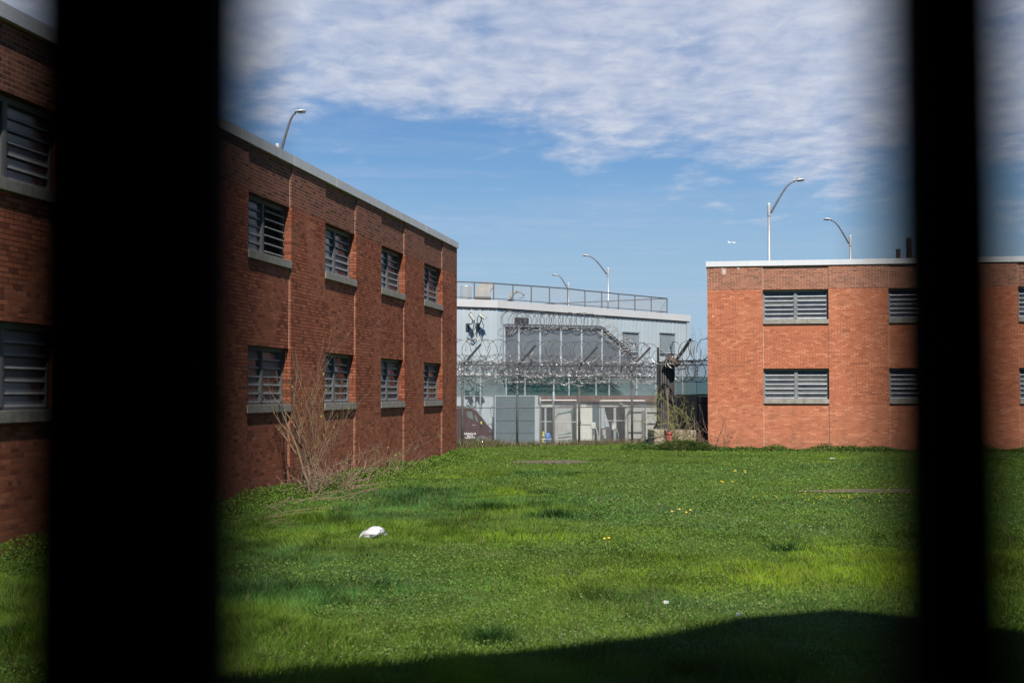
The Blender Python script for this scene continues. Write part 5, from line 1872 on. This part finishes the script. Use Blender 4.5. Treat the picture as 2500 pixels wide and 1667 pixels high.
def dry_strip():
    """dead stalks along the fence foot"""
    n = 9000
    s = rng.random(n) * FL; off = rng.normal(.15, .25, n)
    x = FA[0] + FD[0] * s + FN[0] * off; y = FA[1] + FD[1] * s + FN[1] * off
    lo = (s / FL < .25)
    h = (.10 + .28 * rng.random(n) ** 2) * np.where(lo, 1.45, 1.0)
    h = np.where(rng.random(n) < np.where(lo, 1.0, .55), h, .08)
    c = np.array([.25, .19, .12])[None] * (0.5 + .8 * rng.random(n))[:, None]
    gsel = rng.random(n) < .3; c[gsel] = np.array([.09, .15, .03])
    o = blades(x, y, gz(x, y) - .01, h, np.full(n, .016), c, .3 + .7 * rng.random(n), 'dead_stalks', MT['grass'])
    tag(o, 'dry brown stalks along the foot of the chain link fence', 'dead stalks', None, 'stuff')


dry_strip()


def tuft(px_, py_, label, n, hgt, rad):
    Yd = CAMH * F / (py_ - 960.0)
    x0 = (px_ - 1250) / F * Yd
    t = rng.random(n) * 2 * pi; rr = np.abs(rng.normal(0, rad, n))
    x = np.cos(t) * rr * 1.5; y = np.sin(t) * rr * .7
    z = np.zeros(n)
    h = hgt * (.45 + .6 * rng.random(n))
    c = np.array([0.038, 0.098, 0.022])[None] * (0.6 + .8 * rng.random(n))[:, None]
    o = blades(x, y, z - .01, h, np.full(n, .0065 * max(1, (Yd / 12) ** .7)), c, .35 + .55 * rng.random(n), 'grass_tuft', MT['grass'], az=t + rng.normal(0, .5, n))
    o.location = (x0, Yd, float(gz(x0, Yd)))
    tag(o, label, 'grass tuft', 'taller dark grass tufts')


tuft(1195, 1560, 'dark spiky grass tuft nearest the shade edge', 420, .26, .09)
tuft(1190, 1243, 'wide dark grass tuft in the middle of the lawn', 330, .26, .24)
tuft(1355, 1262, 'dark upright grass tuft right of the wide one', 260, .30, .14)
tuft(1325, 1206, 'small dark grass tuft farthest out on the lawn', 170, .18, .2)
tuft(1915, 1345, 'dark grass tuft at the right of the lawn above the yellow green band', 220, .20, .13)


# dandelions
def dandelion(px_, py_, label, nfl, spread):
    Yd = CAMH * F / (py_ - 960.0); x0 = (px_ - 1250) / F * Yd
    r = thing('dandelion', label, 'dandelion', (x0, Yd, float(gz(x0, Yd))), 0, 'dandelions in the lawn')
    fl = MB(); stt = MB(); rd = random.Random(int(px_))
    for i in range(nfl):
        x, y, h = rd.gauss(0, spread), rd.gauss(0, spread * .5), rd.uniform(.09, .15)
        stt.tube([(x * .6, y * .6, 0), (x, y, h)], .004, 4)
        R = .015 * (1 + .015 * Yd)
        fl.lathe([(.004, h - .004), (R, h + .004), (R * .9, h + .012), (R * .35, h + .018)], (x, y, 0), 9)
    fl.build('flower_head', MT['petal'], r); stt.build('stem', MT['bark_green'], r)


for a in ((1797, 1163, 'yellow dandelion cluster farthest to the right on the lawn, two flowers wide', 4, .16), (1770, 1188, 'yellow dandelion just below and left of the farthest cluster', 3, .12),
          (1668, 1263, 'yellow dandelion cluster in the middle of the right lawn', 4, .07), (1490, 1343, 'single yellow dandelion above the yellow green grass band', 2, .03),
          (2490, 1309, 'single dandelion at the right edge beyond the narrow bar', 2, .03)):
    dandelion(*a)


def small_flowers():
    n = 420
    x = rng.normal(7.2, 1.8, n); y = 26.6 + rng.normal(0, 1.0, n) + .15 * (x - 7)
    k = keep(x, y); x, y = x[k], y[k]; n = len(x)
    c = np.tile(np.array([.62, .52, .03]), (n, 1)) * (.6 + .5 * rng.random((n, 1)))
    o = leaves(x, y, gz(x, y) + .06 + .05 * rng.random(n), np.full(n, .034), c, 'small_flowers', MT['leaf'], .3)
    tag(o, 'scatter of tiny yellow flowers at the right of the lawn', 'flowers', None, 'stuff')


small_flowers()


# white bag on the grass
def bag():
    Yd = CAMH * F / (1313 - 960.0) ; x0 = (912 - 1250) / F * Yd
    g0 = float(gz(x0, Yd))
    mb = MB(); nu, nv = 40, 24
    for j in range(nv + 1):
        ph = pi * j / nv
        for i in range(nu):
            th = 2 * pi * i / nu
            d = Vector((cos(th) * sin(ph), sin(th) * sin(ph), cos(ph)))
            q = 1 + .20 * mnoise.noise(d * 1.6 + Vector((3, 1, 0))) + .16 * mnoise.noise(d * 4.2) - .16 * abs(mnoise.noise(d * 7)) - .08 * abs(mnoise.noise(d * 15))
            x = d.x * .185 * q * (1 + .15 * d.z); z = d.z * .105 * q + .03 * (d.x + .15)
            z -= .05 * max(0, -d.x - .35)
            mb.v.append((x * .92, d.y * .13 * q, max(-.02, z * .9 + .045)))
    for j in range(nv):
        for i in range(nu):
            i2 = (i + 1) % nu
            mb.f.append((j * nu + i, (j + 1) * nu + i, (j + 1) * nu + i2, j * nu + i2)); mb.m.append(0)
    r = thing('plastic_bag', 'crumpled white plastic bag lying on the lawn', 'bag', (x0, Yd, g0 + .02))
    mb.build('bag', MT['bag'], r, smooth=True)
    e = MB()
    for k in range(3):
        b0 = Vector((.155, -.03 + .03 * k, .05)); e.face([b0, b0 + Vector((.05, -.02, .03)), b0 + Vector((.06, .0, -.005 + .02 * k)), b0 + Vector((.02, .01, -.03))])
        b1 = Vector((-.17, -.03 + .03 * k, .05)); e.face([b1, b1 + Vector((-.03, -.01, -.06)), b1 + Vector((.0, .0, -.05)), b1 + Vector((.02, .01, 0))])
    e.build('handle', MT['bag'], r)


bag()
for x, y, lab in ((2031, 1123, 'speck of white paper on the grass before the orange brick block'), (1625, 1486, 'small pale sheet standing in for a grass tuft near the shade edge'), (1802, 1513, 'small pale sheet standing in for a grass tuft at the very edge of the shade')):  # the two near ones are flat sheets standing in for pale grass tufts
    Yd = CAMH * F / (y - 960.0); x0 = (x - 1250) / F * Yd; g0 = float(gz(x0, Yd)); s_ = .0019 * Yd
    mb = MB(); mb.face([(x0 - s_, Yd, g0 + .06), (x0 + s_ * .8, Yd - .01, g0 + .065), (x0 + s_, Yd + .04, g0 + .08), (x0 - s_ * .6, Yd + .05, g0 + .085)])
    mb.face([(x0 - s_, Yd, g0 + .06), (x0 - s_ * .6, Yd + .05, g0 + .085), (x0 - s_ * 1.3, Yd + .03, g0 + .075)])
    solo(mb, 'pale_scrap', MT['scrap'], lab, 'litter', (x0, Yd, g0), 'litter and stand-in tuft sheets on the lawn')


# ------------------------------------------------------------------ bare shrubs
def grow(mb, buds, p, d, L, r, depth, rd, wander=.22, up=.06, fork=(2, 4), minr=.0028, cone=.55, blds=None):
    n = 7
    pts = [Vector(p)]; rs = [r]
    dd = Vector(d).normalized()
    kids = []
    for i in range(n):
        dd = (dd + Vector((rd.gauss(0, wander), rd.gauss(0, wander), rd.gauss(0, wander * .6) + up)) * .35).normalized()
        pts.append(pts[-1] + dd * (L / n)); rs.append(max(minr * .7, r * (1 - .65 * (i + 1) / n)))
        if i >= 1: kids.append((pts[-1].copy(), dd.copy(), rs[-1]))
    mb.tube(pts, rs, 5 if r > .008 else 4, cap=False)
    if depth <= 0:
        for q in pts[2::2]:
            buds.append(q)
        return
    for (q, e, rr) in rd.sample(kids, min(len(kids), rd.randint(*fork))):
        a = Vector((rd.gauss(0, 1), rd.gauss(0, 1), rd.gauss(0, .8)))
        nd = (e + (a - e * a.dot(e)).normalized() * rd.uniform(.3, cone)).normalized()
        grow(mb, buds, q, nd, L * rd.uniform(.45, .75), max(minr, rr * .68), depth - 1, rd, wander, up, fork, minr, cone)


def bud_leaves(buds, rd, k, s, col, root, name='leaf_buds'):
    sel = [b for b in buds if rd.random() < k]
    if not sel: return
    a = np.array([tuple(b) for b in sel])
    n = len(a)
    c = np.array(col)[None] * (0.6 + .8 * rng.random(n))[:, None]
    o = leaves(a[:, 0], a[:, 1], a[:, 2], np.full(n, s) * (.6 + .8 * rng.random(n)), c, name, MT['leaf'], 1.4)
    o.parent = root; o['kind'] = 'stuff'


def wallpt(px_, py_, off):
    """point on the ground in front of the left wall, below photo column px_"""
    A = Vector((LC[0] + UL[1] * off, LC[1] - UL[0] * off)); B = A - UL * 30
    s, z = on_line(px_, py_, tuple(A), tuple(B))
    p = A - UL * s
    return Vector((p.x, p.y, float(gz(p.x, p.y))))


def shrub1():
    rd = random.Random(5)
    base = wallpt(762, 1170, .75)
    r = thing('bare_shrub', 'tall bare brown shrub growing against the left brick wall between two windows', 'shrub', tuple(base))
    mb = MB(); buds = []
    stems = [((-.05, 0, 0), (.10, .05, 1), 1.75, .026), ((.0, .03, 0), (.04, .0, 1), 1.95, .022), ((.05, 0, 0), (-.02, .1, 1), 1.7, .018), ((.08, 0, 0), (.36, .25, 1), 1.6, .018),
             ((.02, 0, 0), (.52, .5, 1), 1.5, .016), ((-.1, 0, 0), (-.2, -.1, 1), 1.6, .014), ((.1, .05, 0), (.20, .3, 1), 1.9, .017), ((-.12, 0, 0), (-.32, 0, 1), 1.1, .012),
             ((-.2, -.05, 0), (-.12, .0, 1), 1.45, .012), ((.12, 0, 0), (.62, .3, .75), 1.3, .013), ((-.05, 0, 0), (-.12, .1, 1), 1.9, .014), ((.0, 0, 0), (.14, -.05, 1), 1.3, .014)]
    for p, d, L, rr in stems:
        grow(mb, buds, Vector(p), Vector((d[0] * .45, d[1] * .5, d[2])), L * 1.0, rr * (1.25 if rr > .02 else .66), 2, rd, .34, .09, (3, 5), .0030, .62)
    mb.build('branches', MT['bark'], r, smooth=True)
    bud_leaves(buds, rd, .30, .045, (.22, .22, .05), r)
    # dead thicket round its foot
    rd = random.Random(9)
    b2 = wallpt(790, 1165, .65)
    r = thing('bramble', 'reddish brown tangle of dead twigs around the foot of the tall shrub', 'bramble', tuple(b2))
    mb = MB(); buds = []
    for i in range(90):
        p = Vector((rd.gauss(0, .5), rd.gauss(0, .9), 0)); p = Vector((UL[0] * p.y + p.x * .4, UL[1] * p.y, 0))
        grow(mb, buds, p, Vector((rd.gauss(0, .7), rd.gauss(0, .7), rd.uniform(.2, .9))), rd.uniform(.3, .8), .008, 1, rd, .5, -.06, (2, 4), .005, .9)
    mb.build('twigs', MT['bark_red'], r)


shrub1()


def shrub2():
    rd = random.Random(21)
    b = wallpt(893, 1140, .6)
    r = thing('bare_shrub', 'low spreading shrub with long pale stems leaning right along the left brick wall', 'shrub', tuple(b))
    mb = MB(); buds = []

    def arc(p0, p1, p2, rr, tw=3):
        pts = []; rs = []
        for i in range(15):
            t = i / 14
            q = p0 * (1 - t) ** 2 + p1 * 2 * t * (1 - t) + p2 * t * t
            pts.append(q + Vector((0, 0, .012 * sin(i * 2.1)))); rs.append(rr * (1 - .75 * t))
        mb.tube(pts, rs, 5, cap=False)
        for i in range(3, 14, max(1, 5 - tw)):
            grow(mb, buds, pts[i], (pts[i] - pts[i - 1]).normalized() + Vector((rd.gauss(0, .4), rd.gauss(0, .3), rd.uniform(0, .6))), rd.uniform(.2, .6), .005, 1, rd, .25, .1, (1, 3), .0036, .6)

    def W(px_, py_, off):
        A = Vector((LC[0] + UL[1] * off, LC[1] - UL[0] * off)); B = A - UL * 30
        s, z = on_line(px_, py_, tuple(A), tuple(B)); p = A - UL * s
        return Vector((p.x, p.y, z)) - b
    arc(W(812, 1140, .7), W(880, 1105, .7), W(938, 1090, .3), .014)
    arc(W(885, 1150, .7), W(960, 1128, .6), W(1078, 1060, .12), .013)
    arc(W(893, 1142, .6), W(930, 1128, .6), W(985, 1105, .3), .012)
    arc(W(720, 1195, .9), W(800, 1160, .9), W(870, 1130, .8), .010, 2)
    arc(W(890, 1145, .7), W(893, 1130, .7), W(896, 1115, .6), .014, 1)
    for i in range(26):
        p = Vector((UL[0], UL[1], 0)) * rd.gauss(.8, 1.3) + Vector((rd.uniform(-.2, .4), 0, 0))
        grow(mb, buds, p, Vector((rd.uniform(.1, .7), rd.uniform(0, .8), rd.uniform(.3, 1))), rd.uniform(.35, .8), .0075, 1, rd, .3, .02, (2, 4), .0038, .8)
    mb.build('branches', MT['bark'], r, smooth=True)
    bud_leaves(buds, rd, .22, .05, (.20, .21, .05), r)
    # straggling straw stalks lying in the weeds
    mb = MB(); rd = random.Random(33); c0 = wallpt(760, 1215, 1.4)
    for i in range(40):
        p = wallpt(rd.uniform(640, 900), 1180, rd.uniform(.8, 1.9)); p.z = float(gz(p.x, p.y)) + rd.uniform(.02, .10)
        d = Vector((rd.gauss(.6, .5), rd.gauss(.8, .5), rd.uniform(0, .25))).normalized(); L = rd.uniform(.4, 1.2)
        mb.tube([p, p + d * L * .5 + Vector((0, 0, .03)), p + d * L], [.005, .004, .002], 4, cap=False)
    o = solo(mb, 'dead_stalks', MT['bark_red'], 'pale dead stalks lying over the weeds below the tall shrub', 'dead stalks', tuple(c0))
    o['kind'] = 'stuff'


shrub2()


def shrub3():
    rd = random.Random(14)
    c = P(1665, 1075, 50.9); base = Vector((c.x, 50.3, 0))
    r = thing('bare_shrub', 'scraggly greenish shrub in front of the black fence by the orange brick block', 'shrub', tuple(base))
    mb = MB(); buds = []
    for i in range(17):
        p = Vector((rd.uniform(-.9, .5), rd.uniform(-.1, .25), rd.uniform(0, .3)))
        grow(mb, buds, p, Vector((rd.gauss(.1, .45), rd.gauss(0, .3), 1)), rd.uniform(.7, 1.5), .013, 2, rd, .35, .0, (2, 4), .006, .8)

    def W(x, y): return P(x, y, 50.2) - base
    for a, m_, e in (((1609, 962), (1640, 1000), (1684, 1023)), ((1606, 1036), (1630, 1035), (1655, 1018)), ((1632, 1052), (1630, 1000), (1628, 955)), ((1645, 990), (1670, 1005), (1690, 1028)), ((1640, 965), (1645, 1000), (1655, 1035))):
        a, m_, e = W(*a), W(*m_), W(*e)
        mb.tube([a * (1 - t) ** 2 + m_ * 2 * t * (1 - t) + e * t * t for t in [i / 10 for i in range(11)]], [.014 - .0008 * i for i in range(11)], 4, cap=False)
    mb.build('branches', MT['bark_green'], r, smooth=True)
    bud_leaves(buds, rd, .5, .06, (.22, .25, .06), r)
    mb = MB(); p, q = W(1632, 1053), W(1628, 950)
    mb.tube([p, (p + q) / 2 + Vector((.01, 0, 0)), q], [.05, .045, .04], 8); 
    o = mb.build('weathered_stake', MT['bark'], None); o.location = base
    tag(o, 'weathered upright stake just above the red standpipe', 'stake')
    # dead bramble below it
    r = thing('bramble', 'dark bramble spilling over the concrete block by the black fence', 'bramble', (c.x - .1, 50.2, 0))
    mb = MB(); buds = []
    for i in range(60):
        p = Vector((rd.gauss(.1, .6), rd.gauss(0, .25), rd.uniform(.0, .7)))
        grow(mb, buds, p, Vector((rd.gauss(0, .7), rd.gauss(0, .5), rd.uniform(-.2, .7))), rd.uniform(.3, .8), .010, 1, rd, .5, -.1, (2, 4), .006, .9)
    mb.build('twigs', MT['bark_red'], r)
    bud_leaves(buds, rd, .35, .05, (.07, .09, .03), r)


shrub3()


def small_right_shrub():
    rd = random.Random(2)
    # sparse twigs against the orange wall
    for (s, lab, nn) in ((.15, 'few dry twigs at the left corner of the orange brick block', 7), (13.2, 'thin dark sapling against the orange wall at the right edge', 6)):
        x = RC[0] + cos(TH) * s - sin(TH) * .3; y = RC[1] - sin(TH) * s - cos(TH) * .3
        r = thing('dry_twigs', lab, 'twigs', (x, y, 0))
        mb = MB(); buds = []
        for i in range(nn): grow(mb, buds, Vector((rd.gauss(0, .2), rd.gauss(0, .08), 0)), Vector((rd.gauss(0, .3), 0, 1)), rd.uniform(.5, 1.2), .009, 1, rd, .3, .05, (2, 4), .005, .7)
        mb.build('twigs', MT['bark_red'], r)
        bud_leaves(buds, rd, .4, .07, (.10, .07, .04), r)
    # bare tree top behind the pale building's corner
    c = P(1697, 850, 90)
    r = thing('bare_tree', 'faint bare tree behind the right corner of the pale building', 'tree', (c.x, c.y, -.3))
    mb = MB(); buds = []
    grow(mb, buds, Vector((0, 0, 0)), Vector((0.02, 0, 1)), 4.2, .05, 0, rd, .05, .1)
    top = Vector((0, 0, 3.2))
    mb2 = MB()
    for i in range(9): grow(mb2, buds, top + Vector((0, 0, .15 * i)), Vector((rd.gauss(0, .35), rd.gauss(0, .35), 1)), rd.uniform(1.0, 2.2), .016, 2, rd, .25, .08, (2, 4), .005, .5)
    mb.build('trunk', MT['bark'], r); mb2.build('crown', MT['bark'], r)


small_right_shrub()
